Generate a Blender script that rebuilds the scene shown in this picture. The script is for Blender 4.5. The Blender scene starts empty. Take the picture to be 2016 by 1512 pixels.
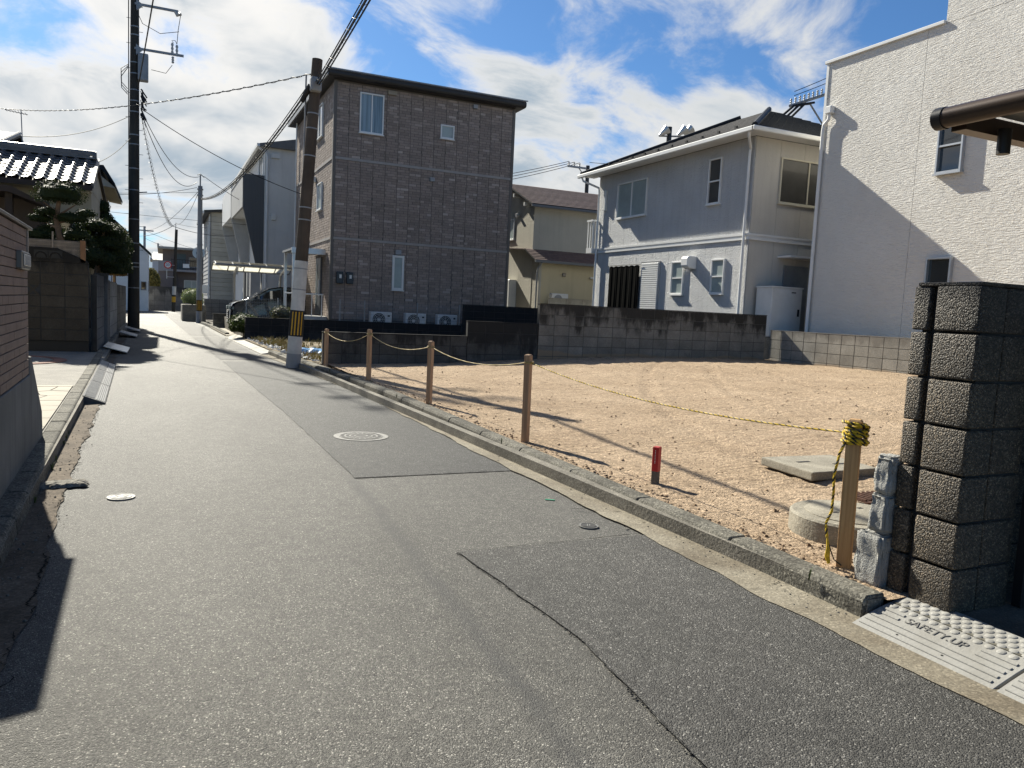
import bpy, bmesh, math, random
from mathutils import Vector, Matrix, noise
random.seed(7)
scene = bpy.context.scene
COL = scene.collection
R = math.radians

# ------------------------------------------------------------------ camera
cam = bpy.data.cameras.new("camera")
cam.sensor_width = 36.0
cam.lens = 27.05
cam.clip_start = 0.05
cam.clip_end = 2000
camo = bpy.data.objects.new("camera", cam)
COL.objects.link(camo)
_yaw, _pitch, _roll = R(24.6), R(5.42), 0.0475
_f = Vector((math.sin(_yaw)*math.cos(_pitch), math.cos(_yaw)*math.cos(_pitch), -math.sin(_pitch)))
_r0 = Vector((math.cos(_yaw), -math.sin(_yaw), 0))
_u0 = _r0.cross(_f)
_cr = math.cos(_roll)*_r0 + math.sin(_roll)*_u0
_cu = -math.sin(_roll)*_r0 + math.cos(_roll)*_u0
_m = Matrix((_cr, _cu, -_f)).transposed().to_4x4()
_m.translation = (0, 0, 1.4)
camo.matrix_world = _m
scene.camera = camo

# ------------------------------------------------------------------ light
SUN_AZ = R(11.2)          # from +Y towards -X
SUN_EL = R(35.8)
SDIR = Vector((-math.sin(SUN_AZ)*math.cos(SUN_EL), math.cos(SUN_AZ)*math.cos(SUN_EL), math.sin(SUN_EL)))
sun = bpy.data.lights.new("sun", 'SUN')
sun.energy = 5.0
sun.angle = R(0.65)
sun.color = (1.0, 0.95, 0.82)
suno = bpy.data.objects.new("sun", sun)
suno.rotation_euler = SDIR.to_track_quat('Z', 'Y').to_euler()
COL.objects.link(suno)

scene.view_settings.view_transform = 'Standard'
scene.view_settings.look = 'None'
scene.view_settings.exposure = 0.94
scene.view_settings.gamma = 1.0
scene.cycles.max_bounces = 5
scene.cycles.diffuse_bounces = 2
scene.cycles.glossy_bounces = 2
scene.cycles.transparent_max_bounces = 6
scene.render.resolution_x = 1024
scene.render.resolution_y = 768

world = bpy.data.worlds.new("World")
scene.world = world
world.use_nodes = True
WN = world.node_tree
WN.nodes.clear()

class NT:
    """tiny node helper"""
    def __init__(s, tree): s.t = tree
    def n(s, typ, **kw):
        nd = s.t.nodes.new(typ)
        ins = kw.pop('i', {})
        for k, v in kw.items(): setattr(nd, k, v)
        for k, v in ins.items(): s.set(nd, k, v)
        return nd
    def set(s, nd, k, v):
        sk = nd.inputs[k]
        if isinstance(v, bpy.types.NodeSocket): s.t.links.new(v, sk)
        elif isinstance(v, bpy.types.Node): s.t.links.new(v.outputs[0], sk)
        else: sk.default_value = v
    def m(s, op, a, b=0.0, c=0.0, clamp=False):
        nd = s.t.nodes.new('ShaderNodeMath'); nd.operation = op; nd.use_clamp = clamp
        for k, v in enumerate((a, b, c)): s.set(nd, k, v)
        return nd.outputs[0]
    def vm(s, op, a, b=(0, 0, 0)):
        nd = s.t.nodes.new('ShaderNodeVectorMath'); nd.operation = op
        s.set(nd, 0, a); s.set(nd, 1, b)
        return nd.outputs['Value'] if op in ('DOT_PRODUCT', 'LENGTH') else nd.outputs[0]
    def noise(s, vec, scale, detail=4.0, rough=0.55, dist=0.0, out=0):
        nd = s.t.nodes.new('ShaderNodeTexNoise')
        s.set(nd, 'Vector', vec); nd.inputs['Scale'].default_value = scale
        nd.inputs['Detail'].default_value = detail; nd.inputs['Roughness'].default_value = rough
        nd.inputs['Distortion'].default_value = dist
        return nd.outputs[out]
    def ramp(s, fac, stops, interp='LINEAR'):
        nd = s.t.nodes.new('ShaderNodeValToRGB'); s.set(nd, 0, fac)
        cr = nd.color_ramp; cr.interpolation = interp
        while len(cr.elements) > len(stops): cr.elements.remove(cr.elements[-1])
        while len(cr.elements) < len(stops): cr.elements.new(1.0)
        for e, (p, c) in zip(cr.elements, stops):
            e.position = p
            e.color = (c, c, c, 1) if isinstance(c, (int, float)) else (c[0], c[1], c[2], 1)
        return nd.outputs[0]
    def mix(s, fac, a, b, mode='MIX'):
        nd = s.t.nodes.new('ShaderNodeMix'); nd.data_type = 'RGBA'; nd.blend_type = mode
        s.set(nd, 0, fac)
        for k, v in ((6, a), (7, b)):
            if isinstance(v, tuple) and len(v) == 3: v = (v[0], v[1], v[2], 1)
            s.set(nd, k, v)
        return nd.outputs[2]
    def rng(s, v, a, b, c=0.0, d=1.0, smooth=False):
        nd = s.t.nodes.new('ShaderNodeMapRange')
        if smooth: nd.interpolation_type = 'SMOOTHSTEP'
        s.set(nd, 0, v)
        for k, x in ((1, a), (2, b), (3, c), (4, d)): s.set(nd, k, x)
        return nd.outputs[0]

W = NT(WN)
sky = W.n('ShaderNodeTexSky', sky_type='NISHITA')
sky.sun_disc = False
sky.sun_elevation = SUN_EL
sky.sun_rotation = -SUN_AZ
sky.air_density = 1.0
sky.dust_density = 0.4
sky.ozone_density = 2.5
tc = W.n('ShaderNodeTexCoord')
d = tc.outputs['Generated']
sep = W.n('ShaderNodeSeparateXYZ', i={0: d})
dz = W.m('MAXIMUM', sep.outputs[2], 0.0)
inv = W.m('DIVIDE', 1.0, W.m('ADD', dz, 0.34))
pl = W.n('ShaderNodeCombineXYZ', i={0: W.m('MULTIPLY', sep.outputs[0], inv), 1: W.m('MULTIPLY', sep.outputs[1], inv), 2: W.m('MULTIPLY', sep.outputs[2], 0.6)})
wob = W.vm('ADD', pl, W.vm('MULTIPLY', W.vm('SUBTRACT', W.noise(pl, 1.1, 3, 0.5, out=1), (0.5, 0.5, 0.5)), (0.55, 0.55, 0.55)))
big = W.noise(W.vm('ADD', wob, (9.3, 6.1, 0.0)), 1.15, 2.0, 0.5)
det = W.noise(wob, 3.4, 9.0, 0.60, 0.3)
sd = W.vm('DOT_PRODUCT', d, tuple(SDIR))
nearsun = W.rng(sd, -0.35, 1.0, -0.22, 0.11)
dens = W.m('ADD', W.m('MULTIPLY', big, 0.62), W.m('MULTIPLY', det, 0.62))
dens = W.m('ADD', dens, nearsun)
lowc = W.rng(dz, 0.02, 0.34, 0.17, 0.0, True)
dens = W.m('ADD', dens, lowc)
cov = W.rng(dens, 0.635, 0.765, 0.0, 1.0, True)
thick = W.rng(dens, 0.70, 0.86, 0.0, 1.0, True)
thick2 = W.m('MULTIPLY', thick, W.rng(W.noise(wob, 2.3, 5.0, 0.55), 0.34, 0.60, 0.0, 1.0, True))
lit = W.mix(W.m('POWER', W.m('MAXIMUM', sd, 0.0), 6.0), (5.6, 5.65, 5.6), (8.0, 7.8, 7.5))
cloudc = W.mix(thick2, lit, (2.7, 3.4, 4.1))
skyc = W.mix(1.0, sky.outputs[0], (0.38, 0.59, 0.80), 'MULTIPLY')
final = W.mix(cov, skyc, cloudc)
bg = W.n('ShaderNodeBackground', i={0: final, 1: 0.072})
world.cycles.sampling_method = 'MANUAL'
world.cycles.sample_map_resolution = 512
W.n('ShaderNodeOutputWorld', i={0: bg})

# ------------------------------------------------------------------ helpers
class MB:
    def __init__(s): s.v = []; s.f = []
    def add(s, v, f):
        o = len(s.v); s.v += [tuple(p) for p in v]; s.f += [tuple(i+o for i in q) for q in f]; return s
    def box(s, x0, x1, y0, y1, z0, z1):
        return s.add([(x0,y0,z0),(x1,y0,z0),(x1,y1,z0),(x0,y1,z0),(x0,y0,z1),(x1,y0,z1),(x1,y1,z1),(x0,y1,z1)],
                     [(3,2,1,0),(4,5,6,7),(0,1,5,4),(1,2,6,5),(2,3,7,6),(3,0,4,7)])
    def prism(s, poly, axis, a, b):
        n = len(poly)
        mk = {'x': lambda p, t: (t, p[0], p[1]), 'y': lambda p, t: (p[0], t, p[1]), 'z': lambda p, t: (p[0], p[1], t)}[axis]
        v = [mk(p, a) for p in poly] + [mk(p, b) for p in poly]
        f = [tuple(range(n))[::-1], tuple(range(n, 2*n))] + [(i, (i+1) % n, n+(i+1) % n, n+i) for i in range(n)]
        return s.add(v, f)
    def quad(s, *p): return s.add(p, [tuple(range(len(p)))])
    def tube(s, path, r, n=6, caps=True):
        path = [Vector(p) for p in path]; m = len(path)
        rr = r if isinstance(r, (list, tuple)) else [r]*m
        v = []; f = []
        ref = Vector((0, 0, 1))
        t0 = (path[1]-path[0]).normalized()
        if abs(t0.z) > 0.95: ref = Vector((1, 0, 0))
        a = t0.cross(ref).normalized()
        for i, p in enumerate(path):
            t = (path[min(i+1, m-1)]-path[max(i-1, 0)])
            if t.length < 1e-9: t = t0
            t.normalize()
            a = (a - t*a.dot(t)); a.normalize(); b = t.cross(a)
            for k in range(n):
                an = 2*math.pi*k/n
                v.append(p + (a*math.cos(an)+b*math.sin(an))*rr[i])
        for i in range(m-1):
            for k in range(n):
                f.append((i*n+k, i*n+(k+1) % n, (i+1)*n+(k+1) % n, (i+1)*n+k))
        if caps:
            f.append(tuple(range(n))[::-1]); f.append(tuple(range((m-1)*n, m*n)))
        return s.add(v, f)
    def cyl(s, p0, p1, r0, r1=None, n=12): return s.tube([p0, p1], [r0, r0 if r1 is None else r1], n)
    def mesh(s, name, mat=None, smooth=False, bevel=0.0, seg=1):
        me = bpy.data.meshes.new(name)
        me.from_pydata(s.v, [], s.f)
        bm = bmesh.new(); bm.from_mesh(me)
        bmesh.ops.recalc_face_normals(bm, faces=bm.faces)
        if bevel:
            es = [e for e in bm.edges if len(e.link_faces) == 2 and e.calc_face_angle(0) > 0.6]
            bmesh.ops.bevel(bm, geom=es, offset=bevel, segments=seg, affect='EDGES', profile=0.6)
        if smooth:
            for p in bm.faces: p.smooth = True
        bm.to_mesh(me); bm.free()
        if smooth:
            try: me.set_sharp_from_angle(angle=R(38))
            except Exception: pass
        if mat: me.materials.append(mat)
        return me
    def build(s, name, mat, parent=None, smooth=False, bevel=0.0, seg=1, label=None):
        return link(name, s.mesh(name, mat, smooth, bevel, seg), parent, label=label)

INV = {}     # root empties -> inverse matrix so that children keep world coordinates
def link(name, me, parent=None, loc=None, rot=None, label=None, local=False):
    o = bpy.data.objects.new(name, me); COL.objects.link(o)
    if loc is not None: o.location = loc
    if rot is not None: o.rotation_euler = rot
    if parent is not None:
        o.parent = parent
        if parent.name in INV and not local: o.matrix_parent_inverse = INV[parent.name]
    if label: o['label'] = label
    return o
def thing(name, label, cat, loc=(0, 0, 0), group=None, rotz=0.0, local=False):
    o = bpy.data.objects.new(name, None); COL.objects.link(o)
    o.empty_display_size = 0.2
    o.location = loc; o.rotation_euler = (0, 0, rotz)
    o['label'] = label; o['category'] = cat
    if group: o['group'] = group
    if not local:
        INV[o.name] = (Matrix.Translation(loc) @ Matrix.Rotation(rotz, 4, 'Z')).inverted()
    return o
def tag(o, label, cat, group=None):
    o['label'] = label; o['category'] = cat
    if group: o['group'] = group
    return o
def struct(o): o['kind'] = 'structure'; return o
def stuff(o): o['kind'] = 'stuff'; return o

# ------------------------------------------------------------------ materials
MATS = {}
def pmat(name, col, rough=0.7, var=0.0, nscale=3.0, bump=0.0, bscale=60.0, spec=0.4, metal=0.0, objvar=0.0,
         col2=None, stretch=(1, 1, 1), coat=0.0, streak=0.0, spk=0.0, spkscale=150.0, bdist=0.01, trans=0.0, alpha=1.0, attr=None):
    """plain procedural material: two tones by noise, optional speckle, vertical streaks, bump, per-object shift"""
    if name in MATS: return MATS[name]
    m = bpy.data.materials.new(name); m.use_nodes = True; MATS[name] = m
    t = m.node_tree; T = NT(t)
    b = t.nodes['Principled BSDF']
    geo = T.n('ShaderNodeNewGeometry').outputs['Position']
    vec = T.vm('MULTIPLY', geo, stretch) if stretch != (1, 1, 1) else geo
    c = None
    if attr:
        c = T.n('ShaderNodeAttribute', attribute_name=attr).outputs[0]
    if var or col2:
        c2 = col2 or tuple(x*(1-var) for x in col)
        f = T.rng(T.noise(vec, nscale, 3, 0.6), 0.32, 0.68)
        if c is None: c = T.mix(f, col, c2)
        else: c = T.mix(T.m('MULTIPLY', f, var), c, (0.03, 0.03, 0.03))
    elif c is None:
        c = T.mix(0.0, col, col)
    if objvar:
        ri = T.n('ShaderNodeObjectInfo').outputs['Random']
        c = T.mix(1.0, c, T.ramp(ri, [(0, 1-objvar), (1, 1.0+objvar*0.35)]), 'MULTIPLY')
    if streak:
        sv = T.vm('MULTIPLY', geo, (9, 9, 0.35))
        c = T.mix(T.m('MULTIPLY', T.rng(T.noise(sv, 1.0, 4, 0.6), 0.5, 0.8), streak), c, tuple(x*0.3 for x in col))
    if spk:
        vo = T.n('ShaderNodeTexVoronoi'); T.set(vo, 'Vector', geo); vo.inputs['Scale'].default_value = spkscale
        sp = T.n('ShaderNodeSeparateColor', i={0: vo.outputs['Color']})
        c = T.mix(spk, c, T.mix(1.0, c, T.ramp(sp.outputs[0], [(0, 0.25), (0.55, 0.8), (0.9, 1.3), (1, 2.2)]), 'MULTIPLY'))
    T.set(b, 'Base Color', c)
    b.inputs['Roughness'].default_value = rough
    b.inputs['Specular IOR Level'].default_value = spec
    b.inputs['Metallic'].default_value = metal
    b.inputs['Coat Weight'].default_value = coat
    b.inputs['Coat Roughness'].default_value = 0.04
    b.inputs['Transmission Weight'].default_value = trans
    b.inputs['Alpha'].default_value = alpha
    if bump:
        bp = T.n('ShaderNodeBump'); bp.inputs['Strength'].default_value = bump; bp.inputs['Distance'].default_value = bdist
        T.set(bp, 'Height', T.noise(vec, bscale, 3, 0.6))
        T.set(b, 'Normal', bp.outputs[0])
    return m

def asphalt(name, base, light, scale=1.0, band=False):
    m = bpy.data.materials.new(name); m.use_nodes = True
    t = m.node_tree; T = NT(t); b = t.nodes['Principled BSDF']
    geo = T.n('ShaderNodeNewGeometry').outputs['Position']
    vo = T.n('ShaderNodeTexVoronoi'); T.set(vo, 'Vector', geo); vo.inputs['Scale'].default_value = 210*scale
    sp = T.n('ShaderNodeSeparateColor', i={0: vo.outputs['Color']})
    grain = T.ramp(sp.outputs[0], [(0, 0.34), (0.4, 0.80), (0.8, 1.16), (0.94, 1.55), (1.0, 4.2)])
    vo2 = T.n('ShaderNodeTexVoronoi'); T.set(vo2, 'Vector', geo); vo2.inputs['Scale'].default_value = 75*scale
    sp2 = T.n('ShaderNodeSeparateColor', i={0: vo2.outputs['Color']})
    grain2 = T.ramp(sp2.outputs[1], [(0, 0.84), (0.5, 1.0), (0.93, 1.05), (1.0, 1.6)])
    blot = T.noise(T.vm('MULTIPLY', geo, (1.0, 0.45, 1.0)), 0.9, 4, 0.62)
    c = T.mix(T.rng(blot, 0.3, 0.7), base, light)
    fine = T.ramp(T.noise(geo, 9.0, 4, 0.7), [(0.3, 0.80), (0.7, 1.18)])
    c = T.mix(1.0, c, fine, 'MULTIPLY')
    c = T.mix(1.0, c, grain, 'MULTIPLY'); c = T.mix(1.0, c, grain2, 'MULTIPLY')
    # oil and dirt spots
    spot = T.rng(T.noise(geo, 2.2, 4, 0.7), 0.64, 0.74)
    c = T.mix(T.m('MULTIPLY', spot, 0.45), c, (0.028, 0.027, 0.026))
    if band:
        s3 = T.n('ShaderNodeSeparateXYZ', i={0: geo})
        wv = T.m('MULTIPLY', T.m('SUBTRACT', T.noise(geo, 1.3, 3, 0.6), 0.5), 0.10)
        cx = T.m('SUBTRACT', T.m('SUBTRACT', s3.outputs[0], T.rng(s3.outputs[1], 1.5, 6.3, 1.17, 1.42)), wv)
        bd = T.rng(T.m('ABSOLUTE', cx), 0.0, 0.085, 1.0, 0.0, True)
        bd = T.m('MULTIPLY', bd, T.rng(s3.outputs[1], 5.6, 7.8, 1.0, 0.25))
        bd = T.m('MULTIPLY', bd, T.rng(T.noise(geo, 3.0, 4, 0.6), 0.25, 0.6, 0.35, 1.0))
        c = T.mix(T.m('MULTIPLY', bd, 0.62), c, (0.035, 0.035, 0.036))
        # paler travelled crown of the lane
        tr = T.rng(T.m('ABSOLUTE', T.m('SUBTRACT', s3.outputs[0], 0.5)), 0.2, 1.1, 1.16, 0.95, True)
        c = T.mix(1.0, c, T.n('ShaderNodeCombineColor', i={0: tr, 1: tr, 2: tr}).outputs[0], 'MULTIPLY')
    T.set(b, 'Base Color', c)
    b.inputs['Roughness'].default_value = 0.69 if band else 0.72
    b.inputs['Specular IOR Level'].default_value = 0.45 if band else 0.38
    h = T.m('ADD', T.m('MULTIPLY', vo.outputs['Distance'], -0.9), T.m('MULTIPLY', T.noise(geo, 110*scale, 4, 0.75), 1.0))
    h = T.m('ADD', h, T.m('MULTIPLY', vo2.outputs['Distance'], -0.25))
    bp = T.n('ShaderNodeBump'); bp.inputs['Strength'].default_value = 0.9; bp.inputs['Distance'].default_value = 0.006
    T.set(bp, 'Height', h); T.set(b, 'Normal', bp.outputs[0])
    return m

def blockmat(name, base, stain, ztop, zfade, amount, warm=None, zlow=None, bump=0.5):
    """concrete block: mottled grey, algae running down from the top of the wall, soil tide mark at the foot"""
    m = bpy.data.materials.new(name); m.use_nodes = True
    t = m.node_tree; T = NT(t); b = t.nodes['Principled BSDF']
    geo = T.n('ShaderNodeNewGeometry').outputs['Position']
    s3 = T.n('ShaderNodeSeparateXYZ', i={0: geo})
    ri = T.n('ShaderNodeObjectInfo').outputs['Random']
    c = T.mix(T.rng(T.noise(geo, 2.6, 6, 0.62), 0.3, 0.7), base, tuple(x*0.66 for x in base))
    c = T.mix(1.0, c, T.ramp(ri, [(0, 0.85), (1, 1.08)]), 'MULTIPLY')
    c = T.mix(1.0, c, T.ramp(T.noise(geo, 55, 4, 0.7), [(0.3, 0.78), (0.7, 1.2)]), 'MULTIPLY')
    nz = T.noise(T.vm('MULTIPLY', geo, (2.4, 2.4, 0.9)), 1.0, 6, 0.65)
    k = T.m('ADD', T.rng(s3.outputs[2], ztop-zfade, ztop, 0.0, 1.0), T.m('MULTIPLY', T.m('SUBTRACT', nz, 0.5), 2.4))
    k = T.m('ADD', k, T.m('MULTIPLY', T.m('SUBTRACT', ri, 0.5), 0.30))
    c = T.mix(T.m('MULTIPLY', T.rng(k, 0.25, 0.75, 0, 1, True), amount), c, stain)
    if warm:
        wv = T.m('MULTIPLY', T.m('SUBTRACT', T.noise(geo, 0.5, 3, 0.5), 0.5), 0.5)
        lo = T.rng(T.m('ADD', s3.outputs[2], wv), zlow, zlow+0.04, 0.75, 0.0)
        c = T.mix(lo, c, warm)
    T.set(b, 'Base Color', c)
    b.inputs['Roughness'].default_value = 0.9
    b.inputs['Specular IOR Level'].default_value = 0.2
    bp = T.n('ShaderNodeBump'); bp.inputs['Strength'].default_value = bump; bp.inputs['Distance'].default_value = 0.006
    T.set(bp, 'Height', T.noise(geo, 70, 5, 0.7)); T.set(b, 'Normal', bp.outputs[0])
    return m

M_road = asphalt('old_asphalt', (0.076, 0.072, 0.063), (0.116, 0.111, 0.098), 1.0, band=True)
M_patch = asphalt('newer_asphalt', (0.040, 0.040, 0.039), (0.064, 0.063, 0.060), 0.8)
M_patch2 = asphalt('coarse_asphalt', (0.056, 0.054, 0.050), (0.084, 0.081, 0.074), 0.8)
M_conc = pmat('concrete', (0.26, 0.24, 0.20), 0.85, 0.45, 2.5, 0.5, 45, 0.25, spk=0.5, spkscale=120)
M_kerb = pmat('kerb_concrete', (0.20, 0.188, 0.155), 0.88, 0.5, 3.5, 0.75, 60, 0.25, objvar=0.3, spk=0.75, spkscale=95, bdist=0.008)
M_gutter = pmat('gutter_concrete', (0.29, 0.26, 0.20), 0.85, 0.0, 1.6, 0.5, 40, 0.25, col2=(0.15, 0.125, 0.09), spk=0.4, spkscale=110)
M_gutterL = pmat('dirty_gutter', (0.17, 0.135, 0.10), 0.9, 0.0, 2.2, 0.8, 25, 0.2, col2=(0.075, 0.058, 0.042), spk=0.4, spkscale=90)
M_crack = pmat('crack', (0.022, 0.021, 0.019), 1.0, spec=0.05)
M_white = pmat('white_trim', (0.78, 0.78, 0.76), 0.45, 0.08, 2)
M_wplastic = pmat('white_plastic', (0.72, 0.72, 0.69), 0.4, 0.1, 3)
M_alu = pmat('aluminium', (0.55, 0.56, 0.57), 0.35, 0.1, 3, metal=0.7)
M_greymetal = pmat('grey_metal', (0.30, 0.31, 0.32), 0.5, 0.2, 4, metal=0.3)
M_dark = pmat('dark_metal', (0.022, 0.020, 0.019), 0.4, 0.2, 4)
M_black = pmat('black', (0.010, 0.010, 0.011), 0.55)
M_cable = pmat('cable_sheath', (0.012, 0.012, 0.013), 0.6)
M_glass = pmat('dark_glass', (0.018, 0.022, 0.026), 0.04, spec=0.8, coat=0.6)
M_frost = pmat('frosted_glass', (0.36, 0.42, 0.41), 0.3, 0.25, 1.5, spec=0.5, coat=0.15)
M_curtain = pmat('curtain_behind_glass', (0.26, 0.34, 0.38), 0.5, 0.0, 1.0, col2=(0.10, 0.15, 0.18), stretch=(14, 14, 0.4), coat=0.8)
M_screen = pmat('insect_screen', (0.06, 0.058, 0.052), 0.35, 0.35, 2, coat=0.3)
# ------------------------------------------------------------------ ground, road
def interp(pts, y):
    if y <= pts[0][1]: return pts[0][0]
    for (x0, y0), (x1, y1) in zip(pts, pts[1:]):
        if y <= y1: return x0+(x1-x0)*(y-y0)/(y1-y0)
    return pts[-1][0]
def sheet(name, mat, left, right, ys, z, parent=None, jl=0.0, jr=0.0, js=1.5):
    """strip between two edge functions, with ragged edges"""
    mb = MB(); v = []; f = []
    for i, y in enumerate(ys):
        a = left(y) + jl*noise.fractal(Vector((y*js, 3.1, 7.7)), 1.0, 2.0, 4)
        b = right(y) + jr*noise.fractal(Vector((y*js, 9.3, 2.2)), 1.0, 2.0, 4)
        v += [(a, y, z), (b, y, z)]
        if i: f.append((2*i-2, 2*i-1, 2*i+1, 2*i))
    mb.add(v, f)
    return mb.build(name, mat, parent)
def frange(a, b, s):
    n = max(1, int(round((b-a)/s)))
    return [a+(b-a)*i/n for i in range(n+1)]

M_ground = pmat('bare_ground', (0.20, 0.18, 0.15), 0.95, 0.4, 0.3)
struct(MB().quad((-600, -300, -0.05), (600, -300, -0.05), (600, 900, -0.05), (-600, 900, -0.05)).build('ground', M_ground))
KR = [(3.06, -6), (3.06, 11.2), (2.87, 15), (2.64, 18.4), (2.42, 20.4), (2.30, 24), (2.10, 30), (1.95, 38), (1.75, 43.5), (1.75, 60), (2.2, 74)]
KL = lambda y: -0.60-0.027*y if y < 20 else -1.14-0.012*(y-20)
kr = lambda y: interp(KR, y)
road = struct(sheet('road', M_road, lambda y: -1.9 if y > 20 else KL(y)-0.2, lambda y: kr(y)+0.12, frange(-6, 70, 2.0), 0.0))
struct(MB().quad((-40, 64, -0.006), (60, 64, -0.006), (60, 73.9, -0.006), (-40, 73.9, -0.006)).build('cross_street', M_road))

PL = [(1.42, 6.04), (1.40, 9.86), (1.23, 16.8), (0.85, 32), (0.1, 62), (0.1, 70)]
struct(sheet('road_patch', M_patch, lambda y: interp(PL, y), lambda y: kr(y)-0.24, frange(6.04, 17.9, 0.09), 0.005, jl=0.012, jr=0.02, js=3))
struct(sheet('road_patch', M_patch2, lambda y: interp(PL, y), lambda y: kr(y)-0.24, frange(18.5, 28.7, 0.15), 0.005, jl=0.012, jr=0.02, js=3))
struct(sheet('road_patch', M_patch2, lambda y: interp(PL, y), lambda y: kr(y)-0.24, frange(29.4, 64, 0.5), 0.005, jl=0.012, jr=0.02))
P2 = [(1.50, -2), (1.53, 1.5), (1.59, 2.16), (1.65, 2.72), (1.56, 4.03)]
struct(sheet('road_patch', M_patch2, lambda y: interp(P2, y), lambda y: 2.83, frange(-2, 4.03, 0.05), 0.008, jl=0.012, jr=0.03, js=4))
# opened joints along the patch edges
def seam(pts, w, z, jit=0.008, name='road_seam'):
    mb = MB(); v = []; f = []; n = 0
    P = []
    for (a, b) in zip(pts, pts[1:]):
        a = Vector(a); b = Vector(b); L = (b-a).length; k = max(2, int(L/0.012))
        P += [a.lerp(b, i/k) for i in range(k)]
    P.append(Vector(pts[-1]))
    for i, p in enumerate(P):
        t = (P[min(i+1, len(P)-1)]-P[max(i-1, 0)]).normalized(); nn = Vector((-t.y, t.x))
        o = jit*noise.fractal(Vector((p.x*6, p.y*6, 1.7)), .7, 2, 6)
        ww = w*max(0.0, 0.45+1.3*noise.noise(Vector((p.x*5, p.y*5, 9.1)))+0.9*noise.noise(Vector((p.x*31, p.y*31, 2.1))))
        q = p+nn*o
        v += [(q.x-nn.x*ww, q.y-nn.y*ww, z), (q.x+nn.x*ww, q.y+nn.y*ww, z)]
        if i: f.append((2*i-2, 2*i-1, 2*i+1, 2*i))
    mb.add(v, f)
    return struct(mb.build(name, M_crack))
seam([(1.50, 0), (1.53, 1.5), (1.59, 2.16), (1.65, 2.72), (1.55, 4.03)], 0.0012, 0.012, 0.008)
def ry_():
    y = random.uniform(0.2, 4.03); return interp([(1.50, 0), (1.53, 1.5), (1.59, 2.16), (1.65, 2.72), (1.55, 4.03)], y)+random.gauss(0, .008)+.005*noise.noise(Vector((y*6, 0, 3))), y
RAVEL = ry_
seam([(1.55, 4.035), (2.2, 4.03), (2.86, 4.06)], 0.004, 0.012)
seam([(1.42, 6.03), (2.1, 6.05), (2.82, 6.06)], 0.004, 0.009)

# gutters
gutR = struct(sheet('gutter', M_gutter, lambda y: kr(y)-0.25+0.008*math.sin(y*1.7), lambda y: kr(y)+0.02, frange(-3, 20.2, 0.03), 0.0125, jl=0.03, js=2.2))
gutL = struct(sheet('gutter', M_gutterL, lambda y: KL(y)-0.02, lambda y: interp([(-0.50, 2), (-0.52, 3.8), (-0.60, 5.9), (-0.66, 8.3), (-0.69, 11), (-0.92, 19), (-1.05, 30)], y),
             frange(-2, 30, 0.07), 0.0085, jr=0.045, js=2.2))
for a, b, w in (((2.66, 4.72), (2.98, 4.55), .005), ((2.83, 6.7), (3.05, 6.62), .004), ((2.8, 8.4), (3.05, 8.36), .003), ((2.78, 4.2), (3.05, 4.28), .012), ((2.80, 3.0), (3.04, 3.05), .003), ((2.8, 10.2), (3.04, 10.1), .004)):
    seam([a, b], w, 0.0165, 0.02)
for y, w in ((6.9, .006), (7.9, .004), (9.2, .005), (4.7, .005), (3.6, .006), (10.4, .004)):
    seam([(KL(y), y), (KL(y)+0.20, y+0.12)], w, 0.0125, 0.02)
seam([(-0.50, 2.2), (-0.52, 3.8), (-0.6, 5.9), (-0.66, 8.3), (-0.69, 10.8)], 0.004, 0.0125, 0.05)
# the lifted, broken bit of gutter concrete
mb = MB(); v = []; f = []
NX, NY = 22, 12
for i in range(NX+1):
    for j in range(NY+1):
        u = i/NX; w = j/NY
        x = -0.80+0.32*u+0.015*noise.noise(Vector((w*4, u*3, 5))); y = 6.10+0.17*w+0.05*u+0.035*noise.fractal(Vector((u*4, w*2, 1)), 1, 2, 3)
        e = min(u, 1-u, w, 1-w)*9
        z = 0.012+min(1, e)*(0.024+0.010*noise.fractal(Vector((u*6, w*5, 0.3)), 1, 2, 3))
        v.append((x, y, z))
for i in range(NX):
    for j in range(NY):
        a = i*(NY+1)+j; f.append((a, a+NY+1, a+NY+2, a+1))
mb.add(v, f)
tag(mb.build('broken_concrete', M_conc), 'lifted broken lump of gutter concrete at the left road edge', 'concrete lump')

# kerbs --------------------------------------------------------------
def kerbs(name, path, y0, y1, L, side, gap=0.012, wid=0.15, h=0.12, cham=0.03):
    root = struct(MB().prism([(path(y0)+side*0.03, y0), (path(y1)+side*0.03, y1), (path(y1)+side*0.12, y1), (path(y0)+side*0.12, y0)], 'z', -0.04, h-0.02).build(name, M_conc))
    prof = [(0, -0.04), (0.008, h-cham), (cham, h), (wid, h), (wid, -0.04)]
    cache = {}
    y = y0
    while y < y1-1e-3:
        l = min(L, y1-y)
        key = round(l, 3)
        if key not in cache:
            cache[key] = MB().prism([(side*a, b) for a, b in prof], 'y', gap/2, l-gap/2).mesh('kerb_block', M_kerb, bevel=0.007)
        a = path(y); b = path(y+l)
        link('kerb_block', cache[key], root, loc=(a, y, random.uniform(-.003, .003)), rot=(0, 0, math.atan2(-(b-a), l)+random.uniform(-.003, .003)))
        y += l
    return root
kerbs('kerb', kr, 2.53, 20.25, 0.985, 1)
kerbs('kerb', KL, 2.0, 30.0, 0.6, -1)
kerbs('kerb', kr, 30.0, 46.0, 1.0, 1)

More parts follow.
